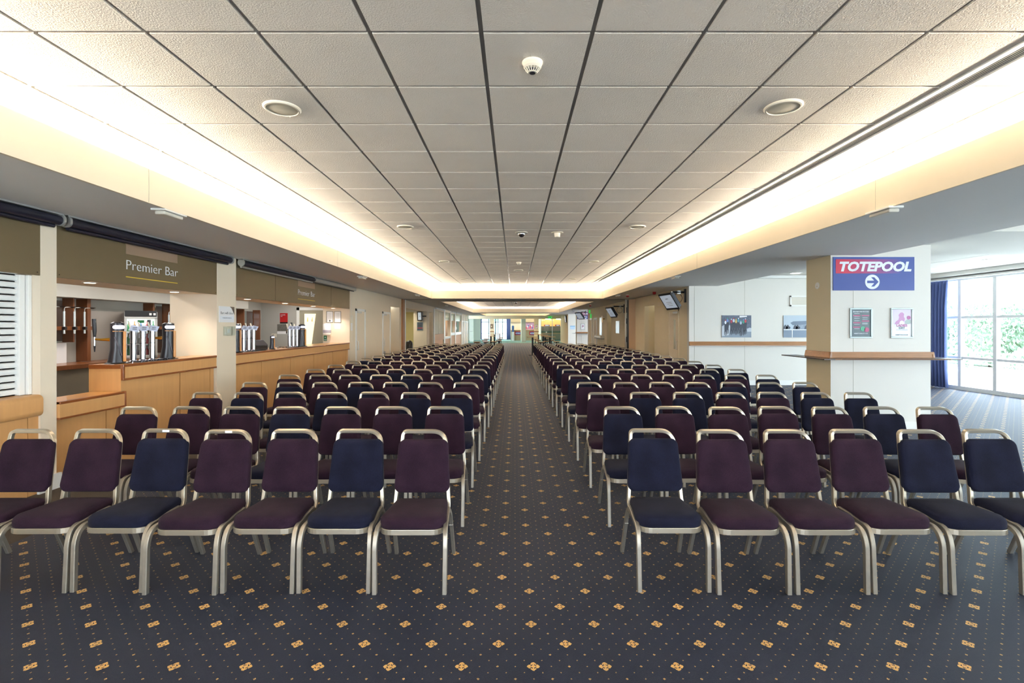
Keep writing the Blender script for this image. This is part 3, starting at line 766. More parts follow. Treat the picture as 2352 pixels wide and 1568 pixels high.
def counter(y0, y1, gaps, label, xback, open_left=False):
    t = thing('bar_counter', label, 'bar counter', (-4.9, (y0 + y1) / 2, 0), group='beech bar counters')
    MB().box(xback, XW - .004, y0, y1, 1.155, 1.18).build('worktop', M['beech_top'], t, bevel=.004)
    MB().box(XW - .03, XW + .004, y0, y1, 1.150, 1.184).build('top_edging', M['oak'], t, bevel=.006)
    MB().box(XW - .03, XW - .006, y0, y1, 1.012, 1.158).build('fascia', M['beech'], t)
    MB().box(XW - .03, XW + .004, y0, y1, .990, 1.014).build('lower_edging', M['oak'], t, bevel=.004)
    if open_left:
        MB().box(XW - .03, XW, y0 - .002, y0 + .028, .992, 1.184).build('end_edging', M['oak'], t, bevel=.004)
        MB().box(xback, XW - .03, y0, y0 + .02, 0, 1.13).build('end_panel', M['beech'], t)
        MB().box(xback, XW - .02, y0 - .006, y0 + .02, 1.13, 1.182).build('end_top_edging', M['oak'], t, bevel=.004)
    e = [y0 + (.02 if open_left else 0)] + list(gaps) + [y1]
    for a, b in zip(e[:-1], e[1:]):
        MB().box(XW - .09, XW - .045, a + .008, b - .008, .0, .992).build('front_panel', M['beech'], t)
    MB().box(XW - .12, XW - .092, y0 + .03, y1, 0, .99).build('carcass', M['gap'], t)
    return t
counter(5.86, 7.70, (6.92, 7.60), 'tall beech bar counter under the nearer Premier Bar board', -5.05, True)
counter(8.232, 13.897, (9.14, 10.33, 11.53, 12.73, 13.74), 'long beech bar counter under the farther Premier Bar board', -5.25)
t = thing('low_counter', 'low beech serving counter left of the taller near bar counter', 'bar counter', (-4.8, 5.45, 0), group='beech bar counters')
MB().box(-5.0, XW + .02, 5.01, 5.855, .84, .862).build('worktop', M['beech_top'], t)
MB().box(XW - .01, XW + .03, 5.01, 5.85, .705, .84).build('fascia', M['beech'], t)
MB().box(XW - .01, XW + .034, 5.01, 5.86, .84, .868).build('top_edging', M['oak'], t, bevel=.004)
MB().box(XW - .01, XW + .034, 5.01, 5.86, .685, .705).build('lower_edging', M['oak'], t, bevel=.004)
MB().box(XW - .01, XW + .036, 5.84, 5.864, .685, .868).build('end_edging', M['oak'], t, bevel=.004)
MB().box(XW - .09, XW - .045, 5.01, 5.66, 0, .70).build('front_panel', M['beech'], t)
MB().box(XW - .09, XW - .045, 5.675, 5.85, 0, .70).build('front_panel', M['beech'], t)

# back counter and shelving inside the bar room
t = thing('back_counter', 'dark edged counter along the back wall behind the bars', 'counter', (-6.98, 8.6, 0))
MB().box(-7.278, -6.68, 3.01, 13.2, 1.03, 1.05).build('worktop', M['oak'], t)
MB().box(-6.70, -6.66, 3.01, 13.2, .985, 1.055).build('front_edging', M['oak_dark'], t, bevel=.006)
MB().box(-7.278, -6.9, 3.01, 13.2, 0, 1.03).build('cabinet_front', M['grey_wall'], t)
def upright(y0, y1, label, x=-7.0, z0=1.056):
    o = MB().box(-7.28, x, y0, y1, z0, 2.09).build('shelf_upright', M['oak_dark'], bevel=.004)
    tag(o, label, 'wooden upright', 'stained uprights on the back wall of the bar')
upright(7.95, 7.975, 'thin dark strip modelling a mirrored upright, left edge, seen through the near bar', -7.10, 1.38)  # solid strip stands for the reflection of an upright in the mirror
upright(8.2, 8.27, 'broad dark wood upright right of the chrome dispensers, near bar', -7.09)
upright(9.68, 9.72, 'dark wood upright rising behind the glass cooler', -7.08)
upright(10.2, 10.25, 'dark wood upright at the right end of the near bar opening', -7.12)
upright(12.93, 12.97, 'dark wood upright at the left edge of the farther bar opening', -7.085)
upright(13.73, 13.77, 'dark wood upright nearest the grey end wall of the bar', -7.08)
for a, b, w in ((7.2, 7.94, 'left of the near bar'), (9.74, 10.18, 'right of the cooler'), (12.99, 13.7, 'in the farther bar')):
    o = MB().box(-7.28, -7.265, a, b, 1.40 if a < 8 else 1.1, 2.05).build('back_mirror', M['glassy']); tag(o, 'narrow wall mirror between wooden uprights %s' % w, 'mirror', 'mirrors on the back wall of the bar')
t = thing('white_board', 'plain white board on the back counter at the left', 'board', (-7.2, 7.6, 1.05)); MB().box(-7.25, -7.2, 7.3, 7.94, 1.052, 1.37).build('panel', M['paper'], t)
o = MB().box(-7.278, -7.245, 8.45, 9.6, 1.052, 1.90).build('grey_board', mat('warm_grey_panel', '#a39b93', .6)); tag(o, 'plain grey board leaning behind the dark beer towers', 'board')
o = MB().box(-7.2615, -6.985, 7.3, 7.949, 1.575, 1.635).box(-7.28, -6.985, 7.976, 8.199, 1.575, 1.635).build('optic_rail', M['oak_dark']); tag(o, 'wooden rail holding spirit dispensers behind the near bar', 'rail')
def optic(y, label, x=-6.962, z=1.60):
    t = thing('spirit_optic', label, 'spirit dispenser', (x, y, z), group='spirit dispensers on wooden rails')
    MB().tube([(0, 0, -.08), (0, 0, .27)], .014, 10).build('tube', M['alu'], t, world=False, smooth=True)
    MB().tube(fillet([(0, 0, .27), (0, 0, .33), (.02, .10, .335)], .03), .006, 8).build('arm', M['alu'], t, world=False)
    MB().lathe([(.012, 0), (.05, -.004), (.02, -.02), (0, -.02)], n=14).build('clamp', M['black'], t, world=False).location = (.02, .12, .345)
    MB().box(-.025, .03, -.02, .02, -.02, .03).build('valve', M['black'], t, world=False, bevel=.004)
    MB().box(-.0235, .0, -.012, .012, -.02, .02).build('bracket', M['alu'], t, world=False)
for y, w in ((7.45, 'leftmost of the row behind the near bar'), (7.64, 'second in the row behind the near bar'), (7.82, 'third in the row behind the near bar'), (8.0, 'nearest the wide upright of the near bar')):
    optic(y, 'thin chrome spirit dispenser, %s' % w)
o = MB().box(-7.255, -6.985, 9.719, 10.202, 1.575, 1.635).build('optic_rail', M['oak_dark']); tag(o, 'short wooden rail holding dispensers right of the cooler', 'rail')
optic(9.95, 'thin chrome spirit dispenser just right of the cooler'); optic(10.14, 'thin chrome spirit dispenser at the right edge of the near bar')

# glass fronted cooler
def cooler(x, y, z):
    t = thing('bottle_cooler', 'lit glass fronted bottle cooler behind the chrome beer taps', 'cooler', (x, y, z), rot=(0, 0, R(38)))
    w, d, h = .24, .23, .84
    m = MB(); m.box(-w, -w + .03, -d, d, 0, h); m.box(w - .03, w, -d, d, 0, h); m.box(-w, w, d - .03, d, 0, h); m.box(-w, w, -d, d, 0, .04); m.box(-w, w, -d, d, h - .08, h)
    m.build('cabinet', M['alu'], t, world=False, bevel=.003)
    MB().box(-w + .01, w - .01, -d - .02, -d, h - .09, h + .02).build('control_panel', M['black'], t, world=False, bevel=.004)
    for xx in (.12, .18): MB().box(xx, xx + .035, -d - .025, -d - .02, h - .06, h - .02).build('switch', M['paper'], t, world=False)
    MB().box(-w + .03, w - .03, d - .04, d - .031, .05, h - .1).build('back_liner', M['paper'], t, world=False)
    MB().box(-w + .05, w - .05, -d + .03, -d + .08, h - .12, h - .09).build('interior_lamp', M['cool_glow'], t, world=False)
    for zz in (.25, .48): MB().box(-w + .035, w - .035, -d + .05, d - .05, zz, zz + .008).build('shelf', M['alu'], t, world=False)
    MB().box(-.05, .05, -d - .006, -d - .004, h - .2, h - .15).build('sticker', M['green'], t, world=False)
    m = MB(); m.box(-w, -w + .04, -d - .02, -d, .02, h - .1); m.box(w - .04, w, -d - .02, -d, .02, h - .1); m.box(-w, w, -d - .02, -d, .02, .06); m.box(-w, w, -d - .02, -d, h - .13, h - .09)
    m.build('door_frame', M['alu'], t, world=False, bevel=.003)
    l = bpy.data.lights.new('cooler_lamp', 'AREA'); l.energy = 5; l.size = .3; l.color = (.85, 1, .95); o = bpy.data.objects.new('cooler_lamp', l); COL.objects.link(o); o.parent = t; o.location = (0, -.05, h - .14)
    g = ['#2d5a3a', '#5a3a20', '#243046', '#6a2024']
    for zz in (.04, .258, .488):
        for k in range(5):
            W5 = ('far left', 'left of centre', 'centre', 'right of centre', 'far right')
            b = bpy.data.objects.new('bottle', bottle_mesh[k % 4]); COL.objects.link(b)
            th = Matrix.Rotation(R(38), 3, 'Z') @ Vector((-.18 + k * .09, -.08, 0)); b.location = (x + th.x, y + th.y, z + zz + .0005)
            tag(b, 'small bottle in the lit cooler, %s on its %s shelf' % (W5[k], {.04: 'bottom', .258: 'middle', .488: 'top'}[zz]), 'bottle', 'bottles inside the glass cooler')
def mk_bottle(i, h):
    o = MB().lathe([(.0, 0), (.028, 0), (.029, .01), (.029, .10), (.012, .14), (.011, .185), (.013, .187), (0, .188)], n=14).build('bottle', mat('bottle_glass_%d' % i, h, .15), smooth=True)
    me = o.data; bpy.data.objects.remove(o); return me
bottle_mesh = [mk_bottle(i, h) for i, h in enumerate(('#2d5a3a', '#5a3a20', '#243046', '#6a2024'))]
cooler(-6.90, 9.12, 1.057)

# beer towers
def stout_tower(x, y, h, label, tap=True, words='GUINNESS', z=1.182):
    s = h / .48
    t = thing('stout_tower', label, 'beer tower', (x, y, z), rot=(0, 0, R(52)), group='dark branded beer towers')
    def ring(w, d, cy, zz): return [(w * math.cos(a) * (1 if abs(math.cos(a)) < .9 else .97), cy + d * math.sin(a), zz) for a in [2 * math.pi * k / 20 for k in range(20)]]
    m = MB(); rs = [ring(.10 * s, .075 * s, .02 * s, .0), ring(.085 * s, .068 * s, .012 * s, .05 * s), ring(.070 * s, .062 * s, .0, .16 * s), ring(.066 * s, .060 * s, 0, .30 * s), ring(.070 * s, .062 * s, -.005 * s, .42 * s), ring(.070 * s, .060 * s, -.01 * s, .47 * s), ring(.04 * s, .035 * s, -.01 * s, .485 * s)]
    vs = [v for g in rs for v in g]; fs = [(i * 20 + k, i * 20 + (k + 1) % 20, (i + 1) * 20 + (k + 1) % 20, (i + 1) * 20 + k) for i in range(6) for k in range(20)]
    fs += [tuple(range(20))[::-1], tuple(range(120, 140))]
    m.add(vs, fs); b = m.build('body', mat('tower_black', '#26242a', .28), t, world=False, smooth=True)
    MB().lathe([(.11 * s, -.001), (.12 * s, .004), (.10 * s, .012)], n=24).build('drip_base', M['black'], t, world=False, smooth=True)
    MB().box(.045 * s, .075 * s, -.058 * s, -.01 * s, .02 * s, .375 * s).build('amber_strip', M['amber'], t, world=False, bevel=.006 * s)
    lb = MB().prism(rrect(.11 * s, .042 * s, .02 * s), lambda a, b_, d: (a, d, .425 * s + b_), -.078 * s, -.055 * s).build('badge', mat('badge_lit', '#f4f2ff', .4, emit='#ece8ff', estr=.8), t, world=False, smooth=True)
    q = text(words, .022 * s, M['black'], lb, (0, -.0795 * s, .418 * s), FACE_CAM, width=.085 * s, extrude=.0006, world=False)
    MB().box(-.055 * s, .05 * s, -.064 * s, -.055 * s, .372 * s, .38 * s).build('trim_band', M['amber'], t, world=False)
    # the harp-like swoosh on the flank
    MB().tube([(-.035 * s, -.056 * s, .31 * s), (.0, -.064 * s, .20 * s), (.03 * s, -.062 * s, .09 * s)], .006 * s, 6).build('relief_line', mat('relief_grey', '#5c5a66', .4), t, world=False)
    if tap:
        MB().tube([(-.06 * s, .03 * s, .28 * s), (-.14 * s, .06 * s, .28 * s), (-.19 * s, .07 * s, .285 * s)], [.022, .014, .012], 10).build('tap_spout', M['brass'], t, world=False, smooth=True)
        tp = MB().tube([(-.19 * s, .07 * s, .20 * s), (-.19 * s, .07 * s, .31 * s)], .009, 10).build('tap_valve', M['chrome'], t, world=False, smooth=True)
        MB().tube([(-.19 * s, .07 * s, .14 * s), (-.19 * s, .07 * s, .21 * s)], [.006, .012], 8).build('nozzle', M['black'], tp, world=False)
        MB().tube([(-.19 * s, .07 * s, .31 * s), (-.19 * s, .07 * s, .38 * s), (-.195 * s, .07 * s, .52 * s)], [.013, .021, .021], 10).build('tap_handle', M['black'], tp, world=False, smooth=True)
    return t
stout_tower(-4.86, 6.04, .50, 'tall black beer tower with amber strip, left of the chrome taps, near bar')
stout_tower(-4.86, 6.93, .50, 'tall black beer tower with amber strip, right of the chrome taps, near bar')
stout_tower(-4.86, 8.60, .50, 'black beer tower at the left edge of the farther bar', tap=False)
stout_tower(-4.84, 9.86, .27, 'short black beer tower standing alone on the farther bar', tap=False)
stout_tower(-4.86, 11.28, .50, 'tall black beer tower at the right on the farther bar')
def chrome_font(x, y, label, disc=False, z=1.182):
    t = thing('beer_tap', label, 'beer tap', (x, y, z), rot=(0, 0, R(58)), group='chrome beer taps on the counters')
    MB().lathe([(.055, 0), (.055, .012), (.034, .022), (.033, .03)], n=24).build('base', M['chrome'], t, world=False, smooth=True)
    MB().tube([(0, 0, .02), (0, 0, .26), (0, 0, .40)], .034, 20).build('column', M['chrome'], t, world=False, smooth=True)
    MB().lathe([(.0355, .23), (.0355, .236)], n=24).build('joint_ring', M['black'], t, world=False)
    MB().tube([(0, .02, .36), (0, .07, .38), (0, .10, .36), (0, .105, .30)], .011, 8).build('spout', M['chrome'], t, world=False, smooth=True)
    h = MB().tube([(-.01, .03, .40), (-.02, .05, .47), (-.03, .05, .51)], [.008, .012, .011], 8).build('tap_handle', M['off_white'], t, world=False, smooth=True)
    m = MB()
    if disc: m.prism(rrect(.10, .075, .036), lambda a, b, d: (a, d + b * -.35, .425 + b), -.05, -.036)
    else: m.prism([(-.062, -.024), (.040, -.046), (.062, .024), (-.040, .046)], lambda a, b, d: (a, d + b * -.35, .425 + b), -.05, -.036)
    l = m.build('badge', mat('badge_pale', '#dfe2f6', .35), t, world=False)
    for k, zz in enumerate((.012, -.008)): MB().box(-.025, .022, -.054 - zz * .35, -.051 - zz * .35, .425 + zz - .004, .425 + zz + .004).build('badge_line', M['dark_grey'], l, world=False)
    return t
def tray(x, y0, y1, label):
    t = thing('drip_tray', label, 'drip tray', (x, (y0 + y1) / 2, 1.182), group='chrome drip trays on the counters')
    MB().box(x, x + .11, y0, y1, 1.1845, 1.191).build('plate', M['chrome'], t, bevel=.002)
    yy = y0 + .02
    while yy < y1 - .02: MB().box(x + .01, x + .10, yy, yy + .006, 1.191, 1.200).build('bar', M['chrome'], t); yy += .05
for y, w in ((6.27, 'left one of the near trio'), (6.43, 'middle one of the near trio, oval badge'), (6.60, 'right one of the near trio')):
    chrome_font(-4.84, y, 'shiny chrome beer tap column, %s' % w, 'middle' in w)
for y, w in ((8.82, 'left one of the trio at the farther bar’s left end'), (8.99, 'middle one of the trio at the farther bar’s left end'), (9.16, 'right one of the trio at the farther bar’s left end')):
    chrome_font(-4.84, y, 'chrome beer tap, %s' % w, 'middle' in w)
for y, w in ((10.62, 'left one of the trio beside the farther tall black tower'), (10.80, 'middle one of the trio beside the farther tall black tower'), (10.98, 'right one of the trio beside the farther tall black tower')):
    chrome_font(-4.84, y, 'chrome beer tap, %s' % w, 'middle' in w)
tray(-4.76, 6.16, 6.76, 'chrome drip tray under the three near beer taps'); tray(-4.76, 8.74, 9.3, 'chrome drip tray at the left end of the farther bar'); tray(-4.76, 10.5, 11.1, 'chrome drip tray under the farther right trio of taps')
# till
t = thing('cash_register', 'dark grey till on the farther bar, right of the left taps', 'till', (-5.05, 9.50, 1.182), rot=(0, 0, R(78)))
MB().prism([(-.2, 0), (.2, 0), (.2, .10), (-.02, .19), (-.1, .19), (-.2, .10)], lambda a, b, d: (d, a, b), -.19, .19).build('case', M['dark_grey'], t, world=False, bevel=.008)
MB().box(-.16, .16, -.205, -.2, .02, .085).build('drawer', M['black'], t, world=False)
MB().box(-.08, .08, .02, .05, .19, .27).build('display', M['black'], t, world=False)
t = thing('cable_loop', 'loose black cable loops lying on the farther bar', 'cable', (-4.8, 10.25, 1.184))
MB().tube([(.12 * math.cos(a) * (1 - a * .02), .14 * math.sin(a), .008 + .02 * abs(math.sin(a * 1.5))) for a in [k * .35 for k in range(40)]], .006, 6).build('cable', M['black'], t, world=False, smooth=True)

# things on the bar room's end wall (faces the camera) and on the pier
t = thing('drinks_poster', 'red notice with a black foot on the bar’s grey end wall', 'poster', (-6.63, 14.2, 1.87)); yy = 14.195
MB().box(-6.74, -6.52, yy - .004, 14.2, 1.76, 2.02).build('sheet', M['red'], t)
MB().box(-6.74, -6.52, yy - .004, 14.2, 1.72, 1.76).build('foot', M['black'], t)
text('UNDER\n25?', .04, M['sign_white'], t, (-6.72, yy - .004, 1.955), FACE_CAM, align='LEFT', extrude=.001)
t = thing('menu_sheet', 'small mottled sheet pinned beneath the red notice', 'notice', (-6.7, 14.2, 1.6)); MB().box(-6.82, -6.54, 14.195, 14.2, 1.5, 1.7).build('sheet', mat('mottled_print', '#6d6a64', .6, noise=.5, nscale=20), t)
MB().box(-6.82, -6.54, 14.196, 14.2, 1.42, 1.5).build('margin', M['paper'], t)
t = thing('switch_plate', 'pale double switch plate low beside the mottled sheet', 'switch', (-6.9, 14.2, 1.38)); MB().box(-6.98, -6.84, 14.19, 14.2, 1.33, 1.43).build('plate', M['off_white'], t); MB().box(-6.95, -6.92, 14.186, 14.19, 1.36, 1.40).build('rocker', M['dark_grey'], t)
f = MB(); f.box(-6.25, -6.17, 14.16, 14.2, 0, 2.18); f.box(-6.25, -5.4, 14.16, 14.2, 2.10, 2.18)
o = struct('door_20', f, M['white']); MB().box(-6.17, -5.4, 14.18, 14.2, 0, 2.10).build('leaf', mat('greige_door', '#a79f8a', .6), o)
t = thing('door_panel_light', 'bright cream glazed panel with two brass hooks on the bar’s end door', 'panel', (-5.9, 14.18, 1.6))
MB().prism([(-6.02, 2.0), (-5.70, 2.0), (-5.83, 1.05), (-6.02, 1.05)], lambda a, b, d: (a, d, b), 14.155, 14.178).build('sheet', mat('cream_panel_glow', '#fbf3cf', .5, emit='#fbf3cf', estr=.35), t)  # sheet glows weakly by itself to look bright
for xx in (-5.93, -5.80): MB().tube([(xx, 14.15, 1.78), (xx + .01, 14.14, 1.9)], [.014, .004], 8).build('hook', M['brass'], t)
# on the partition at the end of the farther bar (faces the camera, y = 13.9)
def notice(xa, xb, za, zb, label, sq=False):
    t = thing('framed_notice', label, 'notice', ((xa + xb) / 2, 13.9, za), group='notices over the towel dispenser')
    f = MB(); w = .012
    f.box(xa, xb, 13.885, 13.9, za, za + w); f.box(xa, xb, 13.885, 13.9, zb - w, zb); f.box(xa, xa + w, 13.885, 13.9, za, zb); f.box(xb - w, xb, 13.885, 13.9, za, zb)
    f.build('frame', mat('pewter_frame', '#8d877c', .4, metal=.4), t)
    MB().box(xa + w, xb - w, 13.894, 13.9, za + w, zb - w).build('sheet', M['paper'], t)
    k = zb - .07
    while k > za + .08: MB().box(xa + .05, xb - .05, 13.892, 13.894, k, k + .006).build('print_line', mat('grey_print', '#9a9894', .6), t); k -= .035
    if sq: MB().box(xa + .08, xb - .08, 13.892, 13.894, za + .03, za + .075).build('seal', M['black'], t)
notice(-5.29, -5.10, 1.745, 2.065, 'left framed certificate with a black seal, over the towel dispenser', True)
notice(-5.07, -4.88, 1.745, 2.065, 'right framed certificate of small print beside the towel dispenser')
t = thing('taped_sheet', 'plain white sheet taped beneath the right certificate', 'notice', (-4.98, 13.9, 1.6)); MB().box(-5.06, -4.9, 13.896, 13.9, 1.57, 1.73).build('sheet', M['paper'], t)
t = thing('towel_dispenser', 'rounded white paper towel dispenser on the bar’s end partition', 'towel dispenser', (-5.23, 13.9, 1.38))
MB().lathe([(.0, 1.385), (.07, 1.388), (.10, 1.41), (.107, 1.45), (.108, 1.69), (.09, 1.72), (0, 1.73)], cx=-5.24, cy=13.80, n=28).build('cover', M['white'], t, smooth=True)
MB().lathe([(.1085, 1.46), (.110, 1.47), (.110, 1.53), (.1085, 1.54)], cx=-5.24, cy=13.80, n=28).build('window_band', mat('smoky_band', '#a8a3b0', .3), t, smooth=True)
t = thing('first_aid_sign', 'small green first aid sign under the towel dispenser', 'sign', (-5.33, 13.9, 1.3)); MB().box(-5.37, -5.28, 13.895, 13.9, 1.23, 1.38).build('plate', M['green'], t)
p = MB().box(-5.345, -5.305, 13.892, 13.895, 1.325, 1.337).box(-5.331, -5.319, 13.892, 13.895, 1.31, 1.352); p.build('cross', M['sign_white'], t)
for zz in (1.25, 1.27): MB().box(-5.36, -5.29, 13.892, 13.895, zz, zz + .008).build('caption_line', M['sign_white'], t)

# on the pier between the bars
t = thing('closing_sign', 'white and black sign reading Bars will close on the pier', 'sign', (XW, 7.95, 1.7)); x = XW
MB().box(x, x + .006, 7.75, 8.17, 1.70, 1.955).build('plate', M['paper'], t)
MB().prism([(8.04, 1.955), (8.17, 1.955), (8.17, 1.82), (8.13, 1.88), (8.09, 1.93)], lambda a, b, d: (d, a, b), x + .006, x + .007).build('corner_flash', M['black'], t)
text('Bars will close', .06, M['dark_grey'], t, (x + .007, 7.96, 1.83), FACE_X, width=.34, extrude=.001, offset=-.001)
MB().box(x + .006, x + .008, 7.78, 8.15, 1.745, 1.80).build('time_strip', M['sign_white'], t)
text('15 minutes after the last race', .02, M['dark_grey'], t, (x + .009, 7.96, 1.765), FACE_X, width=.24, extrude=.0005)
t = thing('switch_box', 'clear plastic covered switch on the pier below the closing sign', 'switch', (XW, 7.98, 1.55))
MB().box(x, x + .02, 7.90, 8.06, 1.50, 1.62).build('plate', M['off_white'], t, bevel=.004)
MB().box(x + .02, x + .028, 7.95, 8.01, 1.53, 1.59).build('rocker', M['white'], t, bevel=.002)
m = MB(); m.box(x + .0, x + .06, 7.87, 7.875, 1.49, 1.63); m.box(x, x + .06, 8.10, 8.105, 1.49, 1.63); m.box(x, x + .06, 7.87, 8.105, 1.485, 1.49); m.box(x, x + .06, 7.87, 8.105, 1.63, 1.635); m.box(x + .06, x + .064, 7.87, 8.105, 1.485, 1.635)
m.build('cover', M['glass'], t)
t = thing('key_card_holder', 'small hanging card and keys beside the farther bar', 'key holder', (XW, 14.05, 1.7)); MB().box(x, x + .01, 14.0, 14.12, 1.52, 1.74).build('card', M['paper'], t); MB().box(x, x + .02, 14.0, 14.12, 1.76, 1.95).build('holder', M['off_white'], t, bevel=.004)
MB().tube([(x + .01, 14.03, 1.95), (x + .01, 14.03, 2.70)], .002, 5).build('cord', M['white'], t); MB().tube([(x + .01, 14.06, 1.52), (x + .01, 14.06, 1.2), (x + .01, 14.08, 1.2), (x + .01, 14.08, 1.52)], .002, 5).build('cord', M['white'], t)

# corridor beyond the wooden post: litter bin, poster, small screen
t = thing('litter_bin', 'glossy black dome topped litter bin left of the rear rows', 'bin', (-5.12, 24.0, 0))
MB().lathe([(.17, 0), (.18, .02), (.185, .04), (.185, .72), (.18, .74)], n=28).build('body', M['black'], t, world=False, smooth=True)
MB().lathe([(.185, .74)] + [(.185 * math.cos(R(a)), .78 + .19 * math.sin(R(a))) for a in range(0, 91, 15)], n=28).build('dome_lid', M['black'], t, world=False, smooth=True)
MB().prism(rrect(.16, .12, .03), lambda a, b, d: (a, d, .84 + b), -.19, -.15).build('flap', mat('flap_grey', '#4a4a50', .2, metal=.8), t, world=False)
def frame_poster(x0, x1, z0, z1, y, label, paint, group='snap framed posters', fm='alu', facing='cam'):
    t = thing('framed_poster', label, 'poster', ((x0 + x1) / 2, y, z0), group=group); w = .025
    f = MB(); f.box(x0, x1, y - .018, y, z0, z0 + w); f.box(x0, x1, y - .018, y, z1 - w, z1); f.box(x0, x0 + w, y - .018, y, z0 + w, z1 - w); f.box(x1 - w, x1, y - .018, y, z0 + w, z1 - w)
    f.build('frame', mat('snap_frame_silver', '#a3adac', .4, metal=.5), t, bevel=.004)
    paint(t, x0 + w, x1 - w, z0 + w, z1 - w, y - .006); return t
def pq(t, x0, x1, z0, z1, y, m, name='print_area', lift=0): return MB().box(x0, x1, y - .001 - lift, y + .004, z0, z1).build(name, m, t)
def paint_grey_red(t, a, b, c, d, y):
    pq(t, a, b, c, d, y, mat('slate_print', '#4f5a6a', .4)); pq(t, a, b, c + (d - c) * .22, c + (d - c) * .34, y, mat('coral_print', '#b8505e', .4), 'red_band', .001)
    text('EVENTS', .07, M['black'], t, ((a + b) / 2, y - .003, c + (d - c) * .55), FACE_CAM, width=(b - a) * .6, extrude=.001)
frame_poster(-5.16, -4.83, 1.42, 1.88, 26.1, 'grey poster with a red band on the wall left of the rear rows', paint_grey_red)

# --- counters and shutters farther down the left side
def far_bay(y0, y1, label, kind):
    y0 += .003; y1 -= .003
    t = thing('bar_bay', label, 'bar bay', (XW, (y0 + y1) / 2, 0), group='service bays far down the left side')
    x = XW
    if kind == 'shut':
        mid = y0 + (y1 - y0) * .5
        for a, b in ((y0 + .04, mid - .03), (mid + .03, y1 - .04)): MB().box(x - .08, x - .05, a, b, 1.18, 2.6).build('shutter', M['metal_shutter'], t)
        MB().box(x - .06, x + .02, y0, y1, .80, 1.18).build('counter_edge', mat('pinkish_beech', '#caa283', .5), t)
        MB().box(x - .10, x - .05, y0, y1, 0, .78).build('front_panel', mat('pinkish_beech', '#caa283', .5), t)
    else:
        MB().box(x - .10, x - .06, y0, y1, 2.12, 2.6).build('header_panel', mat('pale_sage_panel', '#a9b5a2', .25, metal=.2), t)
        MB().box(x - .5, x - .1, y0, y1, 2.08, 2.12).build('soffit', M['white'], t)
        MB().box(x - .9, x - .86, y0, y1, .0, 2.1).build('back_panel', mat('wood_back_panel', '#b98a5c', .5, noise=.1, nscale=3), t)
        MB().box(x - .2, x + .01, y0, y1, .98 if kind == 'open' else .80, 1.18 if kind == 'open' else .95).build('counter_edge', M['white'], t)
        MB().box(x - .10, x - .04, y0, y1, 0, .96 if kind == 'open' else .78).build('front_panel', mat('pinkish_beech', '#caa283', .5), t)
        MB().box(x - .45, x - .40, y0, y0 + .06, 1.0, 2.1).build('post', M['white'], t)
far_bay(28.6, 32.3, 'pair of closed grey metal shutters over pinkish wood, left side', 'shut')
far_bay(32.9, 35.6, 'open bay with a low counter just beyond the metal shutters', 'low')
far_bay(35.95, 38.4, 'open bay with white counter edge, second beyond the metal shutters', 'open')
far_bay(38.8, 43.0, 'farthest open bay with white counter edge and a red topped tap', 'open')
for a, b, w in ((28.8, 32.2, 'above the pair of closed metal shutters'), (36.05, 38.3, 'above the second open bay'), (38.9, 42.9, 'above the farthest open bay')):
    o = MB().box(XW + .001, XW + .09, a, b, 2.66, 2.75).build('screen_case', M['alu'], bevel=.01); tag(o, 'silver screen case %s, left side' % w, 'screen case', 'silver screen cases far down the left side')
t = thing('display_tower', 'tall tower with red top, white middle and black foot on the farthest counter', 'display', (-4.74, 39.6, 1.181))
MB().lathe([(.07, 0), (.06, .2)], n=14).build('foot', M['black'], t, world=False); MB().lathe([(.06, .2), (.11, .25), (.10, .42), (.05, .45)], n=14).build('middle', M['white'], t, world=False, smooth=True)
MB().lathe([(.05, .45), (.05, .55)], n=14).build('neck', M['black'], t, world=False); MB().lathe([(.05, .55), (.065, .6), (.065, .8), (0, .83)], n=14).build('top', M['red'], t, world=False, smooth=True)

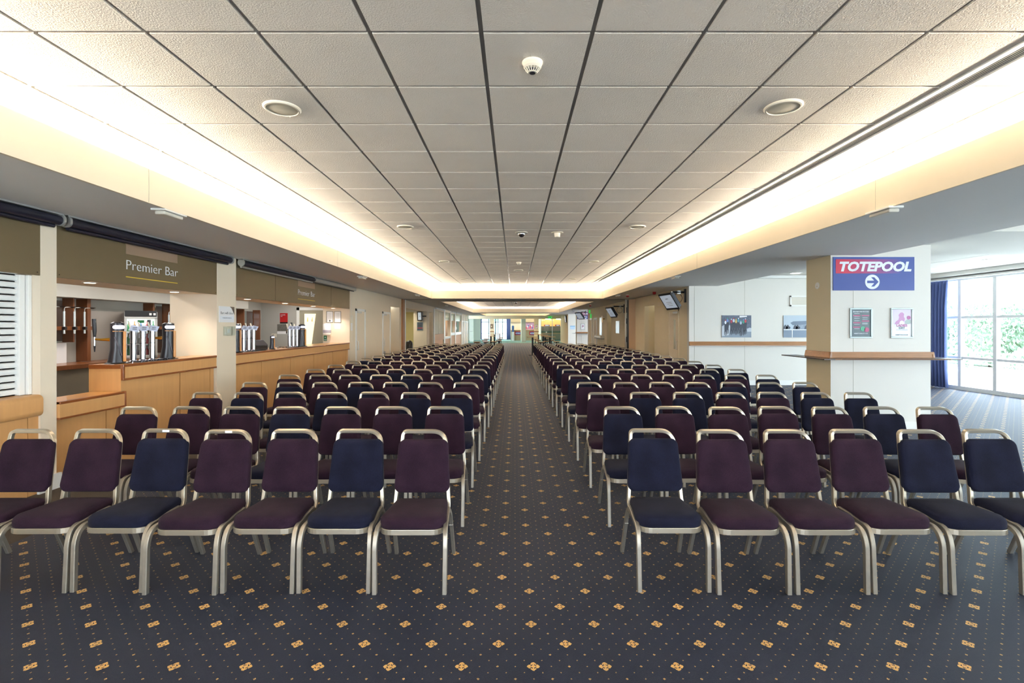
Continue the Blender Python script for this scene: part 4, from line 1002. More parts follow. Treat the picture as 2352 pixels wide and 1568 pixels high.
# ================================================================== RIGHT SIDE
def totepool(x0, z0, y, label, parts=True):
    w, h = 1.289, .53; k = 1
    t = thing('totepool_sign', '', 'sign', (x0 + w / 2, y, z0)); tag(t, label, 'sign', 'blue signs on the pillars')
    t.name = 'direction_sign'
    MB().box(x0, x0 + w, y - .012, y, z0, z0 + h).build('panel', M['blue_sign'], t)
    # red flash that fades into the blue towards the right
    m = bpy.data.materials.get('red_fade')
    if not m:
        m = bpy.data.materials.new('red_fade'); m.use_nodes = True; N = m.node_tree.nodes; L_ = m.node_tree.links; b = N['Principled BSDF']; b.inputs['Roughness'].default_value = .45
        tc = N.new('ShaderNodeTexCoord'); sp = N.new('ShaderNodeSeparateXYZ'); cr = N.new('ShaderNodeValToRGB'); L_.new(tc.outputs['Generated'], sp.inputs[0]); L_.new(sp.outputs[0], cr.inputs[0]); L_.new(cr.outputs[0], b.inputs['Base Color'])
        cr.color_ramp.elements[0].position = .12; cr.color_ramp.elements[0].color = lin('#d2304e'); cr.color_ramp.elements[1].position = .88; cr.color_ramp.elements[1].color = lin('#3b4f9c')
    MB().box(x0 + .04, x0 + w - .05, y - .014, y - .012, z0 + .27, z0 + .495).build('red_flash', m, t)
    text('TOTEPOOL', .2, M['sign_white'], t, (x0 + w * .505, y - .0155, z0 + .31), FACE_CAM, width=w * .885, extrude=.002, offset=.009, shear=.22)
    cx, cz = x0 + w * .48, z0 + .135
    MB().tube([(cx, y - .012, cz), (cx, y - .0155, cz)], .115, 36).build('arrow_disc', M['sign_white'], t)
    A = [(-.082, -.02), (.03, -.02), (-.018, -.072), (.03, -.072), (.098, 0), (.03, .072), (-.018, .072), (.03, .02), (-.082, .02)]
    A = [(-.082, -.02), (.03, -.02), (-.018, -.074), (.028, -.074), (.098, 0), (.028, .074), (-.018, .074), (.03, .02), (-.082, .02)]
    MB().prism(A, lambda a, b, d: (cx + a, d, cz + b), y - .0175, y - .0155).build('arrow', M['blue_sign'], t)
    return t
totepool(5.053, 2.205, 7.85, 'blue TOTEPOOL sign with an arrow on the nearest pillar')
totepool(4.755, 2.21, 37.5, 'tiny blue TOTEPOOL sign on the far white pillar')

def paint_fixture(t, a, b, c, d, y):
    w, h = b - a, d - c; dk = mat('slate_green_print', '#5c6b70', .4); pk = mat('pink_print', '#c0507e', .4); wt = M['sign_white']
    pq(t, a, b, c, d, y, dk)
    text('2016 FEATURE FIXTURES', .02, wt, t, ((a + b) / 2, y - .0025, c + h * .905), FACE_CAM, width=w * .82, extrude=.0004, offset=.0006)
    for k, (xx, zz) in enumerate(((.1, .775), (.55, .775), (.55, .575), (.1, .515), (.1, .35))):
        q = pq(t, a + w * xx, a + w * (xx + .38), c + h * (zz - .018), c + h * (zz + .018), y, pk, 'heading_bar', .001)
    for xx, zz in ((.14, .85), (.14, .72), (.14, .66), (.14, .58), (.14, .45), (.14, .29), (.55, .70), (.55, .64), (.55, .50), (.55, .46)):
        pq(t, a + w * (xx + .02), a + w * (xx + .30), c + h * zz, c + h * (zz + .010), y, wt, 'print_line', .001)
    for xx, zz, mm in ((.60, .29, mat('mint_print', '#3fa67e', .4)), (.80, .255, pk)):
        MB().tube([(a + w * xx, y, c + h * zz), (a + w * xx, y - .003, c + h * zz)], .038, 20).build('round_badge', mm, t)
    text('KEMPTON.CO.UK', .02, wt, t, ((a + b) / 2, y - .0025, c + h * .10), FACE_CAM, width=w * .72, extrude=.0004, offset=.0008)
def paint_ladies(t, a, b, c, d, y):
    w, h = b - a, d - c; bgm = mat('pale_lilac_print', '#dccfe2', .4); wt = mat('pale_print', '#eceaf0', .4); pk = mat('magenta_print', '#b65a9a', .4); tl = mat('teal_print', '#4a6a74', .4); gr = mat('grey_green_print', '#a9b8b4', .4)
    pq(t, a, b, c, d, y, wt); pq(t, a, b, c + h * .46, d, y, bgm, 'upper_print', .0006)
    m = MB()
    m.prism([(.12, .46), (.20, .56), (.33, .62), (.36, .72), (.33, .80), (.42, .88), (.52, .90), (.62, .84), (.60, .74), (.66, .66), (.63, .58), (.60, .46), (.48, .52), (.38, .46)], lambda p, q, e: (a + w * p, e, c + h * q), y - .003, y - .0018)
    m.build('rider_figure', mat('rose_print', '#c68cbc', .4), t)
    MB().prism([(.36, .46), (.40, .56), (.50, .60), (.60, .56), (.64, .46)], lambda p, q, e: (a + w * p, e, c + h * q), y - .0036, y - .003).build('crowd_shape', wt, t)
    MB().prism([(.66, .47), (.68, .58), (.80, .64), (.96, .62), (.98, .5), (.86, .46)], lambda p, q, e: (a + w * p, e, c + h * q), y - .003, y - .0018).build('flower_shape', gr, t)
    MB().tube([(a + w * .86, y - .0019, c + h * .70), (a + w * .86, y - .004, c + h * .70)], .03, 20).build('round_badge', pk, t)
    text('LADIES', .05, pk, t, (a + w * .5, y - .0025, c + h * .375), FACE_CAM, width=w * .56, extrude=.0005, offset=.002)
    text('DAY', .05, tl, t, (a + w * .5, y - .0025, c + h * .285), FACE_CAM, width=w * .32, extrude=.0005, offset=.002)
    text('KEMPTON.CO.UK', .02, tl, t, ((a + b) / 2, y - .0025, c + h * .05), FACE_CAM, width=w * .66, extrude=.0004, offset=.0008)
    for zz in (.255, .235): pq(t, a + w * .2, a + w * .8, c + h * zz, c + h * (zz + .006), y, tl, 'print_line', .001)
frame_poster(5.316, 5.672, 1.447, 1.927, 7.848, 'dark racing fixtures poster in a silver frame, left one on the pillar', paint_fixture)
frame_poster(5.966, 6.32, 1.447, 1.927, 7.848, 'pale pink LADIES DAY poster in a silver frame, right one on the pillar', paint_ladies)
frame_poster(5.01, 5.34, 1.41, 1.86, 37.5, 'tiny pale poster with a pink swirl on the far white pillar', lambda t, a, b, c, d, y: (pq(t, a, b, c, d, y, M['paper']), MB().tube([(a + (b - a) * .35, y - .004, c + .15), (a + (b - a) * .6, y - .004, c + .28), (a + (b - a) * .75, y - .004, c + .22), (a + (b - a) * .4, y - .004, c + .30)], .02, 8).build('swirl', mat('magenta_print', '#b65a9a', .4), t)))
t = thing('wall_notice', 'pale blue notice on the far white wall left of the far pillar', 'notice', (5.28, 45, 1.4)); MB().box(5.05, 5.5, 44.98, 45, 1.39, 1.71).build('sheet', mat('pale_blue_print', '#b9d2e4', .5), t); MB().box(5.05, 5.5, 44.97, 44.98, 1.64, 1.71).build('heading', mat('sky_print', '#78b4dc', .5), t)

# ledges around the pillars
def ledge(x0, x1, y0, y1, label):
    t = thing('pillar_ledge', label, 'ledge', ((x0 + x1) / 2, y0, 1.11), group='wooden drink ledges around pillars')
    e = .27; zb, zt = 1.118, 1.135
    m = MB(); m.box(x0 - e, x0, y0 - e, y1 + .3, zb, zt); m.box(x1, x1 + e, y0 - e, y1 + .3, zb, zt); m.box(x0, x1, y0 - e, y0, zb, zt)
    m.build('shelf', mat('dark_shelf_laminate', '#5d5350', .25), t, bevel=.004)
    b = .04
    MB().prism([(-b, 0), (0, 0), (0, .095), (-.02, .095)], lambda p, q, d: (d, y0 + p, zt + q), x0 - b, x1 + b).build('front_batten', M['batten'], t, bevel=.004)
    MB().prism([(-b, 0), (0, 0), (0, .095), (-.02, .095)], lambda p, q, d: (x0 + p, d, zt + q), y0 - b, y1).build('side_batten', M['batten'], t, bevel=.004)
    MB().prism([(b, 0), (0, 0), (0, .06), (.02, .06)], lambda p, q, d: (x1 + p, d, zt + q), y0 - b, y1).build('side_batten', M['batten'], t, bevel=.004)
    MB().box(x0 - .1, x1 + .1, y0 - e - .0, y0 - e + .02, zb - .0, zt + .0).build('front_edging', M['batten'], t)
ledge(5.02, 6.61, 7.85, 8.5, 'wooden ledge wrapping the nearest pillar under its posters')
ledge(4.72, 6.31, 37.5, 38.15, 'wooden ledge wrapping the far white pillar')
t = thing('wall_ledge', 'long worn wooden ledge along the white wall under the photo prints', 'ledge', (8.2, 13.8, 1.12))
MB().prism([(-.06, 0), (0, 0), (0, .095), (-.03, .095)], lambda p, q, d: (d, 13.8 + p, 1.12 + q), XE, 11.4).build('batten', M['batten'], t, bevel=.004)
MB().box(XE, 11.4, 13.70, 13.8, 1.10, 1.118).build('shelf', M['batten'], t)
t = thing('call_point', 'small round white disc on the tan side of the nearest pillar', 'wall plate', (5.02, 8.19, 2.31))
MB().tube([(5.02, 8.19, 2.308), (5.012, 8.19, 2.308)], .055, 24).build('disc', M['white'], t); MB().box(5.010, 5.012, 8.175, 8.205, 2.297, 2.303).build('mark', M['brass'], t)

# photo prints on the white wall: racehorses
def blob(cx, cz, rx, rz, n=12): return [(cx + rx * math.cos(2 * math.pi * k / n), cz + rz * math.sin(2 * math.pi * k / n)) for k in range(n)]
def race_print(x0, x1, z0, z1, label, kind):
    t = thing('photo_print', label, 'picture', ((x0 + x1) / 2, 13.8, z0), group='unframed photo prints on the white wall'); y = 13.78; w, h = x1 - x0, z1 - z0
    P = lambda poly, m, nm, d=0: MB().prism([(x0 + w * a, z0 + h * b) for a, b in poly], lambda a, b, e: (a, e, b), y - .0015 - d, y - d).build(nm, m, t)
    MB().box(x0, x1, y, 13.8, z0, z1).build('panel', mat('print_edge', '#c9ccd0', .5), t)
    crowd = mat('crowd_print', '#5b6478', .5, noise=.75, nscale=26); turf = mat('turf_print', '#8b98a8', .5, noise=.1, nscale=6); horse = mat('horse_print', '#3d4250', .5, noise=.4, nscale=12)
    if kind == 0:
        P([(0, .42), (1, .42), (1, 1), (0, 1)], crowd, 'crowd_area'); P([(0, 0), (1, 0), (1, .42), (0, .42)], turf, 'turf_area')
        P([(.6, .90), (.85, .93), (.85, .98), (.6, .98)], M['paper'], 'banner', .002)
        P([(0, .50), (.10, .59), (.30, .54), (.23, .10), (.0, .06)], mat('rail_print', '#c4ccd6', .5), 'rail_shape', .002)
        P([(.85, .38), (.93, .44), (1, .43), (1, .26), (.86, .26)], mat('rail_print', '#c4ccd6', .5), 'rail_shape', .002)
        cols = ['#e8ebf2', '#6f86c4', '#b43c50', '#d8dce8', '#e0c070', '#4c9ab0', '#b8c8d8', '#3c9a86', '#c84048']
        for k, (a, b) in enumerate(((.12, .62), (.19, .70), (.32, .66), (.40, .70), (.48, .66), (.56, .70), (.64, .60), (.73, .64), (.80, .68))):
            P([(a - .035, b - .36), (a + .03, b - .36), (a + .05, b - .06), (a + .02, b + .04), (a - .04, b + .02)], horse, 'horse_shape', .003)
            for dx in (-.03, 0, .03): P([(a + dx - .008, b - .55 + abs(dx)), (a + dx + .006, b - .55 + abs(dx)), (a + dx + .012, b - .34), (a + dx - .012, b - .34)], horse, 'horse_leg_shape', .003)
            P(blob(a, b + .06, .035, .08, 8), mat('silk_%d' % k, cols[k], .5), 'jockey_shape', .004); P(blob(a, b + .16, .02, .032, 8), mat('cap_%d' % k, cols[(k * 5 + 2) % 9], .5), 'cap_shape', .005)
    else:
        P([(0, .34), (1, .34), (1, 1), (0, 1)], mat('pale_sky_print', '#b4c2cf', .5), 'sky_area'); P([(0, 0), (1, 0), (1, .36), (0, .36)], mat('grey_turf_print', '#7c8ca0', .5), 'turf_area')
        P([(.3, .55), (1, .62), (1, .76), (.32, .73), (.22, .66)], mat('grandstand_print', '#6e7d90', .5), 'roof_shape', .002); P([(.35, .36), (1, .36), (1, .62), (.4, .60)], mat('stand_print', '#8c99aa', .5, noise=.4, nscale=20), 'stand_shape', .0018)
        for k, a in enumerate((.06, .14, .38, .46, .75)): P([(a - .07, .38), (a + .06, .38), (a + .09, .46), (a + .04, .50), (a, .58), (a - .05, .50)], horse, 'horse_shape', .003)
        P([(0, .33), (1, .33), (1, .36), (0, .36)], M['paper'], 'rail_shape', .004); P([(.27, 0), (.295, 0), (.295, .33), (.27, .33)], M['paper'], 'rail_post_shape', .004)
race_print(5.78, 6.60, 1.33, 1.946, 'print of racehorses and jockeys galloping head-on, left on the white wall', 0)
race_print(7.50, 8.35, 1.33, 1.946, 'pale print of horses passing a grandstand, partly behind the pillar', 1)
t = thing('wall_vent', 'white framed grey vent high on the white wall beside the pillar', 'vent', (8.1, 13.8, 2.2))
f = MB(); f.box(7.68, 8.62, 13.77, 13.8, 2.20, 2.235); f.box(7.68, 8.62, 13.77, 13.8, 2.455, 2.49); f.box(7.68, 7.715, 13.77, 13.8, 2.2, 2.49); f.box(8.585, 8.62, 13.77, 13.8, 2.2, 2.49); f.build('frame', M['white'], t)
for k in range(9): MB().box(7.715, 8.585, 13.775, 13.795, 2.24 + k * .024, 2.25 + k * .024).build('louvre', M['off_white'], t)

# hanging screens
def screen(x, y, z, rz, tilt, wall_x, w, h, label, lit=True, bracket=True, texty=True):
    t = thing('hanging_screen', label, 'television', (x, y, z), group='black screens on wall arms')
    bz = MB().prism(rrect(w, h, .012), lambda a, b, d: (a, d, b), -.02, .02).build('display_case', M['black'], t, world=False, bevel=.004)
    bz.rotation_euler = (R(tilt), 0, R(rz))
    MB().prism([(-w * .44, -h * .42), (w * .44, -h * .42), (w * .44, h * .42), (-w * .44, h * .42)], lambda a, b, d: (a, d, b), .02, .10).build('back_case', M['dark_grey'], bz, world=False, bevel=.01)
    MB().box(-w / 2 + .06, w / 2 - .06, -.022, -.02, -h / 2 + .06, h / 2 - .05).build('display', M['screen_on'], bz, world=False)
    if texty:
        text('KEMPTON', h * .07, M['dark_grey'], bz, (0, -.0235, h * .16), FACE_CAM, extrude=.0005, offset=.001, world=False)
        for k in range(3): MB().box(-w * (.2 - .03 * k), w * (.22 - .02 * k), -.0232, -.022, -h * (.02 + .1 * k) - .012, -h * (.02 + .1 * k)).build('caption_line', mat('grey_print', '#9a9894', .6), bz, world=False)
    s_ = 1 if wall_x > x else -1; W_ = wall_x - x          # wall plane in local x
    if bracket:
        B = lambda mb, n_, m_, sm=False: mb.build(n_, M[m_], t, world=False, smooth=sm)
        B(MB().tube([(W_ - s_ * .04, .12, .27), (s_ * .08, .10, .27)], .028, 8), 'arm', 'black_metal')
        B(MB().box(W_ - s_ * .035, W_, .07, .17, -.02, .36), 'wall_plate', 'black_metal')
        B(MB().tube([(s_ * .1, .10, .29), (s_ * .1, .08, .14), (s_ * .07, .03, .02)], .03, 8), 'drop_bracket', 'alu')
        B(MB().box(W_ - s_ * .25, W_ - s_ * .15, .09, .15, .22, .31), 'clamp', 'alu')
        B(MB().tube([(W_ - s_ * (.22 + .12 * math.cos(k * .45)), .12, .10 + .13 * math.sin(k * .45)) for k in range(15)], .006, 6), 'cable', 'black', True)
    else:
        MB().box(min(0, W_), max(0, W_), -.03, .03, -.03, .03).build('wall_stub', M['black_metal'], t, world=False)
screen(4.36, 13.95, 2.34, -84, 32, XE, .86, .52, 'nearest black hanging screen with a lit pale display, tilted down', bracket='the nearest hanging screen')
screen(4.26, 21.8, 2.26, -84, 32, XE, .86, .52, 'second black hanging screen, beyond the folded partition', bracket='the second hanging screen')
screen(4.42, 33.6, 2.36, -72, 36, XE, .9, .55, 'third hanging screen seen in front of the far blue sign', lit=False, bracket='the third hanging screen', texty=False)
screen(4.78, 46.5, 2.35, -90, 5, XE, .9, .7, 'farthest black screen flat on the tan wall', bracket=None, texty=False)
screen(-4.98, 25.95, 2.18, -20, 5, XW, .30, .5, 'small screen on the wall above the grey poster', bracket=None, texty=False)

# folded partition parked against the right wall
t = thing('folding_partition', 'folded wooden partition with black edge tracks by the right wall', 'partition', (4.7, 20.5, 0))
MB().box(4.55, XE, 20.35, 20.42, 0.01, SOF - .02).build('end_panel', mat('pale_wood_panel', '#c8a684', .5, noise=.06, nscale=3, stretch=(6, 6, .5)), t)
for k in range(3):
    MB().box(4.60, XE, 20.10 - k * .10, 20.16 - k * .10, 0.01, SOF - .03).build('panel', mat('pale_wood_panel', '#c8a684', .5), t)
    MB().box(4.585, 4.605, 20.11 - k * .10, 20.15 - k * .10, .02, SOF - .05).build('edge_track', M['black_metal'], t)
MB().box(4.55, 4.60, 20.2, 20.34, 0.01, SOF - .02).build('edge_frame', mat('brushed_track', '#b8b2a2', .4, metal=.5), t)
for zz in (.5, 1.0, 1.75, 2.2): MB().box(4.56, 4.60, 20.17, 20.21, zz, zz + .22).build('latch', M['black'], t)
t = thing('partition_track', 'dark ceiling track crossing the hall between the two coffers', 'track', (0, 20.5, SOF))
MB().box(-4.55, 4.55, 20.35, 20.55, SOF - .012, SOF - .001).build('rail', mat('dark_rail', '#6b6560', .4, metal=.5), t)
# service items along the right wall
def wall_item(name, label, cat, y0, y1, z0, z1, m, d=.02, part='plate', sub=None):
    t = thing(name, label, cat, (XE, (y0 + y1) / 2, z0)); MB().box(XE - d, XE - .001, y0, y1, z0, z1).build(part, M[m] if isinstance(m, str) else m, t, bevel=.003)
    MB().box(XE - d - .004, XE - d, y0 + .04, y1 - .04, z0 + .04, z1 - .04).build('inset', M[sub or m] if isinstance(sub or m, str) else m, t)
wall_item('wall_grille', 'cream grille high on the tan wall left of the nearest screen', 'vent', 16.0, 16.75, 2.28, 2.50, 'tan_dark', sub='cream')
wall_item('steel_plate', 'pale steel plate on the tan wall just past the folded partition', 'wall plate', 22.9, 23.7, 1.32, 1.90, 'steel_plate')
wall_item('narrow_plate', 'tall narrow steel plate farther along the tan wall', 'wall plate', 27.5, 28.2, 1.15, 2.15, 'steel_plate')
t = thing('baby_table', 'cream fold-up unit projecting from the far tan wall', 'wall unit', (XE, 27.6, 1.0)); MB().prism(rrect(.22, .16, .05), lambda a, b, d: (XE - .11 + a, d, 1.06 + b), 26.8, 28.9).build('case', M['off_white'], t, smooth=True); MB().box(XE - .2, XE, 26.8, 28.9, .955, .975).build('underside', M['dark_grey'], t)
t = thing('wall_bracket', 'small brass coloured bracket on the far tan wall', 'bracket', (XE, 26.7, 2.1)); MB().tube([(XE, 26.7, 2.05), (XE - .12, 26.7, 2.05)], .03, 8).build('stem', M['brass'], t); MB().box(XE - .14, XE - .12, 26.55, 26.85, 1.85, 2.25).build('plate', mat('tan_metal', '#b9975a', .4, metal=.4), t)
def exit_sign(x, y, z, label, w=.5, h=.25, man=False, along=False):
    t = thing('exit_sign', label, 'exit sign', (x, y, z), group='green lit exit signs')
    if along: MB().box(x - .02, x + .02, y - w / 2, y + w / 2, z, z + h).build('panel', M['exit_lit'], t)
    else: MB().box(x - w / 2, x + w / 2, y - .03, y, z, z + h).build('panel', M['exit_lit'], t)
    if man:
        MB().tube([(x - .06, y - .04, z + .19), (x - .09, y - .04, z + .10)], .02, 8).build('figure_body', M['sign_white'], t); MB().tube([(x - .09, y - .04, z + .1), (x - .13, y - .04, z + .03)], .014, 6).build('figure_leg', M['sign_white'], t)
        MB().tube([(x - .09, y - .04, z + .1), (x - .02, y - .04, z + .06)], .014, 6).build('figure_leg', M['sign_white'], t)
        MB().box(x + .10, x + .16, y - .04, y - .03, z + .03, z + .22).build('door_shape', M['sign_white'], t); MB().tube([(x - .02, y - .035, z + .13), (x + .07, y - .035, z + .13)], .012, 6).build('arrow', M['sign_white'], t)
exit_sign(3.75, 51.9, 2.47, 'green running-figure exit sign under the far header', .42, .25, True)
exit_sign(4.70, 31.0, 2.48, 'upper small green sign hanging before the far tan doors', .1, .2)
exit_sign(4.78, 31.0, 2.16, 'lower small green sign hanging before the far tan doors', .08, .28)
t = thing('light_tube', 'long white tube fitting under the far header, left of the exit gap', 'ceiling light', (3.6, 52.2, 2.4))
for a in (3.25, 4.4): MB().box(a, a + .55, 52.3, 52.39, 2.39, 2.45).build('tube', M['lamp_cool'], t)

# curtains
def curtain(x0, y0, x1, y1, zb, zt, label, folds=9, amp=.05, group='long blue curtains'):
    n = folds * 10; V = []; F = []; d = Vector((x1 - x0, y1 - y0, 0)); nrm = Vector((-d.y, d.x, 0)).normalized()
    for j, (z, k) in enumerate(((zb, 1.1), (zb + .6, 1.15), (zt - .7, 1.0), (zt - .12, .8), (zt, .5))):
        for i in range(n + 1):
            u = i / n; uu = u if j > 2 else u * (1.0 - .05 * math.sin(j)) 
            p = Vector((x0, y0, z)) + d * uu + nrm * (amp * k * math.sin(u * folds * 2 * math.pi + .5 * math.sin(7 * u)) + amp * .3 * math.sin(u * 23))
            V.append(p)
    for j in range(4):
        for i in range(n): a = j * (n + 1) + i; F.append((a, a + 1, a + n + 2, a + n + 1))
    t = thing('curtain', label, 'curtain', ((x0 + x1) / 2, (y0 + y1) / 2, zb), group=group)
    o = MB().add(V, F).build('cloth', M['curtain'], t, smooth=True, angle=80); s = o.modifiers.new('thick', 'SOLIDIFY'); s.thickness = .006
    MB().tube([(x0, y0, zt + .02), (x1, y1, zt + .02)], .012, 8).build('rail', M['white'], t)
curtain(11.3, 13.62, 11.36, 12.95, .03, 2.84, 'tall blue curtain gathered beside the large right windows', 7, .055)
curtain(-4.6, 61.8, -4.1, 61.8, .03, 2.72, 'blue curtain left of the far glass doors', 5, .06)
curtain(-1.0, 61.8, -.5, 61.8, .03, 2.72, 'blue curtain right of the far glass doors', 5, .06)

# ================================================================== FAR END
def poseur(x, y, label):
    t = thing('poseur_table', label, 'high table', (x, y, 0), group='high tables behind the chair rows')
    MB().prism(rrect(.62, .62, .05), lambda a, b, d: (a, b, d), 1.02, 1.05).build('tabletop', M['beech'], t, world=False, bevel=.004)
    MB().box(-.05, .05, -.05, .05, .03, 1.02).build('column', M['black_metal'], t, world=False)
    MB().prism(rrect(.46, .46, .04), lambda a, b, d: (a, b, d), 0, .03).build('base', M['black_metal'], t, world=False)
def stool(x, y, label):
    t = thing('bar_stool', label, 'stool', (x, y, 0), group='stools and low tables behind the chair rows')
    MB().prism(rrect(.40, .40, .05), lambda a, b, d: (a, b, d), .715, .75).build('seat', M['beech'], t, world=False, bevel=.006)
    MB().box(-.15, .15, -.15, .15, .68, .715).build('seat_plate', M['black_metal'], t, world=False)
    MB().tube([(0, 0, .03), (0, 0, .68)], .035, 10).build('column', M['black_metal'], t, world=False)
    MB().lathe([(.2, 0), (.2, .015), (.05, .03)], n=18).build('base', M['black_metal'], t, world=False)
for x, y, w in ((-1.50, 31.3, 'nearest'), (-1.54, 37.6, 'second'), (-1.30, 43.0, 'farthest')): poseur(x, y, 'square topped high table, %s of the group left of the aisle' % w)
for x, y, w in ((2.04, 28.6, 'nearest'), (1.03, 28.4, 'one at the aisle'), (1.95, 31.6, 'second'), (2.02, 34.8, 'third'), (1.84, 38.2, 'farthest')): poseur(x, y, 'square topped high table, %s of the group right of the aisle' % w)
WS = ['first', 'second', 'third', 'fourth', 'fifth', 'sixth', 'seventh', 'eighth', 'ninth', 'tenth']
SL = [(-2.2, 28.9), (-1.7, 29.5), (-1.22, 29.5), (-1.95, 32.5), (-1.05, 32.2), (-2.08, 36.2), (-1.08, 36), (-1.12, 41)]
SRt = [(1.55, 29.2), (2.52, 29.8), (1.60, 33.2), (2.46, 32.9), (2.0, 30.4), (1.56, 37.0), (2.4, 36.6)]
for k, (x, y) in enumerate(SL): stool(x, y, 'stool with a square wood seat, %s from the camera, left of the aisle' % WS[k])
for k, (x, y) in enumerate(sorted(SRt, key=lambda p: p[1])): stool(x, y, 'stool with a square wood seat, %s from the camera, right of the aisle' % WS[k])
# betting booths
def booth(x0, x1, y, label, words):
    t = thing('betting_booth', label, 'counter', ((x0 + x1) / 2, y, 0), group='service booths in the far room')
    MB().box(x0, x1, y, y + .5, 0, 1.2).build('front', mat('greige_front', '#a89878', .6), t); MB().box(x0 - .03, x1 + .03, y - .05, y + .5, 1.2, 1.25).build('worktop', M['beech'], t)
    MB().box(x0, x1, y + .3, y + .45, 2.15, 2.9).build('header', mat('greige_front', '#a89878', .6), t)
    MB().box(x0, x1, y + .5, y + .55, 1.25, 2.9).build('back_panel', M['cream'], t)
    s = MB().box(x1 - .72, x1 - .02, y - .03, y, .66, 1.08).build('sign_plate', M['red'], t); MB().box(x1 - .62, x1 - .02, y - .035, y - .03, .72, 1.0).build('sign_field', M['blue_sign'], t)
    text(words, .17, M['sign_white'], t, (x1 - .35, y - .037, .80), FACE_CAM, width=.55, extrude=.002, offset=.004)
booth(-.45, .72, 58.0, 'beige betting booth with a red and blue sign, left of the green pillar', 'BETFRED')
booth(1.2, 2.45, 58.0, 'beige betting booth with a red and blue sign, right of the green pillar', 'BETFRED')
t = thing('crowd_mural', 'colourful crowd picture behind the right betting booth', 'picture', (1.8, 58.4, 1.4))
MB().box(1.2, 2.45, 58.42, 58.44, 1.26, 2.15).build('print', mat('crowd_mural_print', '#a88aa0', .6, noise=.6, nscale=4), t)
for k in range(9): MB().prism(blob(1.4 + k * .12, 1.5 + .12 * (k % 3), .07, .12, 8), lambda a, b, d: (a, d, b), 58.40, 58.42).build('crowd_shape', mat('crowd_%d' % (k % 4), ['#c84a58', '#d8d8e8', '#5a6ab0', '#d060a0'][k % 4], .6), t)
t = thing('water_cooler', 'blue bottled water cooler standing in front of the left betting booth', 'water cooler', (-.2, 57.75, 0)); MB().lathe([(.16, 0), (.16, 1.0), (.12, 1.02)], n=16).build('stand', M['white'], t, world=False); MB().lathe([(.12, 1.02), (.12, 1.3), (.14, 1.32), (.14, 1.72), (0, 1.78)], n=16).build('bottle', mat('cooler_blue', '#3f68a0', .3), t, world=False, smooth=True)
t = thing('glazed_kiosk', 'brightly lit kiosk behind glass panels, right of the far piers', 'kiosk', (3.9, 57, 0)); y = 57.0; x0, x1 = 3.12, 5.4
MB().box(x0, x1, y + 1, y + 1.05, 1.68, 2.6).build('wood_panel', M['amber_wood_glow'], t); MB().box(x0, x1, y + .9, y + .95, 1.10, 1.68).build('dark_panel', mat('dark_grey_board', '#6b6558', .6), t)
MB().box(x0, x1, y + .85, y + .9, .90, 1.10).build('green_band', mat('deep_green', '#174b3a', .5), t); MB().box(x0, x1, y + .5, y + .85, .84, .90).build('shelf', M['beech'], t)
MB().box(x0, x1, y + .8, y + .84, 0, .84).build('lower_panel', mat('olive_grey', '#8a8872', .6), t); MB().box(x0, x1, y + .2, y + .6, 0.0, .12).build('plinth', mat('deep_green', '#174b3a', .5), t)
for a, b in ((3.45, 4.1), (4.75, 5.3)):
    MB().box(a, b, y + .9, y + .99, 1.70, 1.86).build('sign_plate', M['blue_sign'], t); MB().box(a, a + .12, y + .88, y + .9, 1.70, 1.86).build('sign_end', M['red'], t); MB().box(a + .14, b - .1, y + .88, y + .9, 1.74, 1.82).build('sign_field', M['sign_white'], t)
for a in (x0 - .1, x0 + 1.2): MB().box(a, a + .06, y - .03, y + .03, 0, 2.6).build('mullion', M['white'], t)
MB().box(x0, x1, y - .004, y + .004, 0, 2.6).build('pane', M['glass'], t)
MB().lathe([(.06, 0), (.05, .12), (.06, .16)], n=12).build('cup', M['white'], t, world=False).location = (-.2, .65, .90)
def paint_swirl(t, a, b, c, d, y):
    pq(t, a, b, c, d, y, M['paper']); MB().tube([(a + (b - a) * .3, y - .006, c + .12), (a + (b - a) * .6, y - .006, c + .3), (a + (b - a) * .75, y - .006, c + .2)], .03, 8).build('swirl', mat('magenta_print', '#b65a9a', .4), t)
frame_poster(2.14, 2.46, 1.42, 1.86, YB - .001, 'pale poster with a pink swirl on the far right pier', paint_swirl)
frame_poster(-2.56, -2.25, 1.42, 1.92, YB - .001, 'dark brown picture on the far left pier', lambda t, a, b, c, d, y: (pq(t, a, b, c, d, y, mat('sepia_print', '#6e5a4c', .5, noise=.6, nscale=6)), pq(t, a + .06, b - .1, c + .15, c + .28, y, M['cream'], 'pale_area', .002)))
for a, b, w in ((-2.61, -2.2, 'left'), (2.06, 2.52, 'right')):
    o = MB().box(a - .02, b + .02, YB - .06, YB, 1.08, 1.16).build('pier_ledge', M['oak']); tag(o, 'short wooden ledge on the far %s pier' % w, 'ledge', 'short ledges on the far piers')
t = thing('push_bar', 'steel push bar across the pale green pillar by the left exit', 'push bar', (-4.7, 54, 1.1)); MB().tube([(-4.9, 53.95, 1.12), (-4.55, 53.95, 1.12)], .03, 8).build('bar', M['alu'], t)

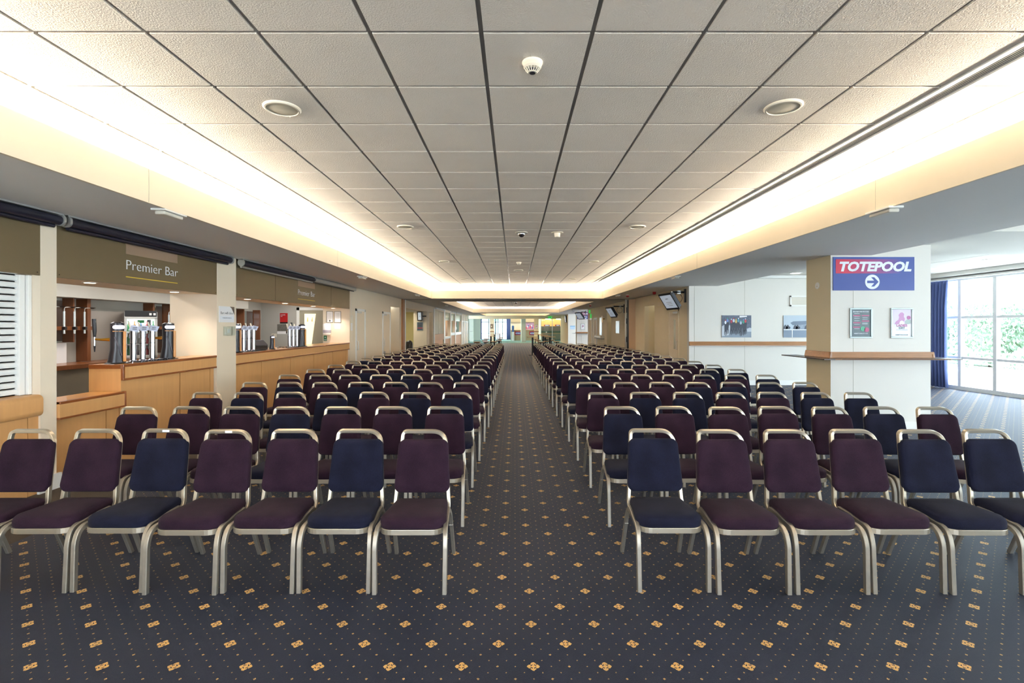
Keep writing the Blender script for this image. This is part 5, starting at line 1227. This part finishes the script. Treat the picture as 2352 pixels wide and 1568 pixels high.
# ================================================================== OUTSIDE
sbox('ground_terrace', 11.7, 60, -12, 60, -.12, -.02, M['paving'])
sbox('ground_terrace', -14, 14, 62.3, 110, -.12, -.02, M['paving']); sbox('ground_terrace', -10, 10, -40, -6.3, -.12, -.02, M['paving'])
def railing(x, y0, y1):
    t = thing('terrace_railing', 'white terrace railing with slanted posts outside the large windows', 'railing', (x, y0, 0))
    for z in (.22, .32, .42, .52, .62, .76): MB().box(x - .015, x + .015, y0, y1, z, z + (.05 if z > .7 else .025)).build('rail', M['white'], t)
    yy = y0 + .3
    while yy < y1: MB().prism([(-.04, -.02), (.04, -.02), (.20, .8), (.12, .8)], lambda a, b, d: (d, yy - a, b), x - .03, x + .03).build('post', M['white'], t); yy += 1.0
railing(15.0, 9, 24)
rng = random.Random(3)
def tree(x, y, h, r, label, cone=True, zb=.1):
    t = thing('conifer', label, 'tree', (x, y, 0), group='evergreens beyond the terrace')
    MB().tube([(x, y, -.02), (x, y, h * .5)], [.12, .06], 8).build('trunk', M['bark'], t)
    m = MB(); V = []; F = []
    n = int(6000 * r)
    for i in range(n):
        u = rng.random() ** .7; z = zb + (h - zb) * (1 - u) if cone else zb + (h - zb) * rng.random()
        k = (1 - (z / h) ** 1.6) if cone else math.sqrt(max(0, 1 - (((z - zb) / (h - zb) - .4) / .62) ** 2))
        rr = r * max(.04, k) * (.75 + .3 * rng.random()) * (1 + .18 * math.sin(z * 3.1 + x)); a = rng.random() * 2 * math.pi
        p = Vector((x + rr * math.cos(a), y + rr * math.sin(a), z)); s = .05 + .07 * rng.random()
        q = Euler((rng.random() * 3, rng.random() * 3, rng.random() * 3)).to_matrix(); o = len(V)
        V += [p + q @ Vector(v) * s for v in ((-1, 0, 0), (0, -.45, .1), (1, 0, 0), (0, .45, .1))]; F += [(o, o + 1, o + 2, o + 3)]
    m.add(V, F)
    prof = []
    for i in range(9):
        u = i / 8; z = zb + (h - zb) * (.04 + .88 * u); k = (1 - (z / h) ** 1.6) if cone else math.sqrt(max(0, 1 - ((u - .42) / .62) ** 2))
        prof.append((max(.02, r * .72 * k), z))
    m.lathe(prof, cx=x, cy=y, n=14); m.build('foliage', M['leaf'], t)
tree(19.6, 17.2, 3.5, 1.5, 'pointed evergreen beyond the railing, behind the second window bay')
tree(19.6, 20.3, 2.6, 1.5, 'rounded evergreen beyond the railing, nearest the blue curtain', False)
tree(19.6, 14.1, 3.1, 1.5, 'pointed evergreen beyond the railing, at the right edge')
tree(19.6, 23.4, 2.9, 1.5, 'rounded evergreen beyond the railing, seen through the first window bay', False)
tree(19.6, 11.0, 2.7, 1.4, 'rounded evergreen beyond the railing, just past the right edge', False)
for k, (x, y) in enumerate(((-5.2, 72), (-1.0, 72), (-3.2, 76))): tree(x, y, 6.0, 1.9, 'pale tree crown above the far glass doors, %s' % ('left one', 'right one', 'middle one')[k], False, 2.5)
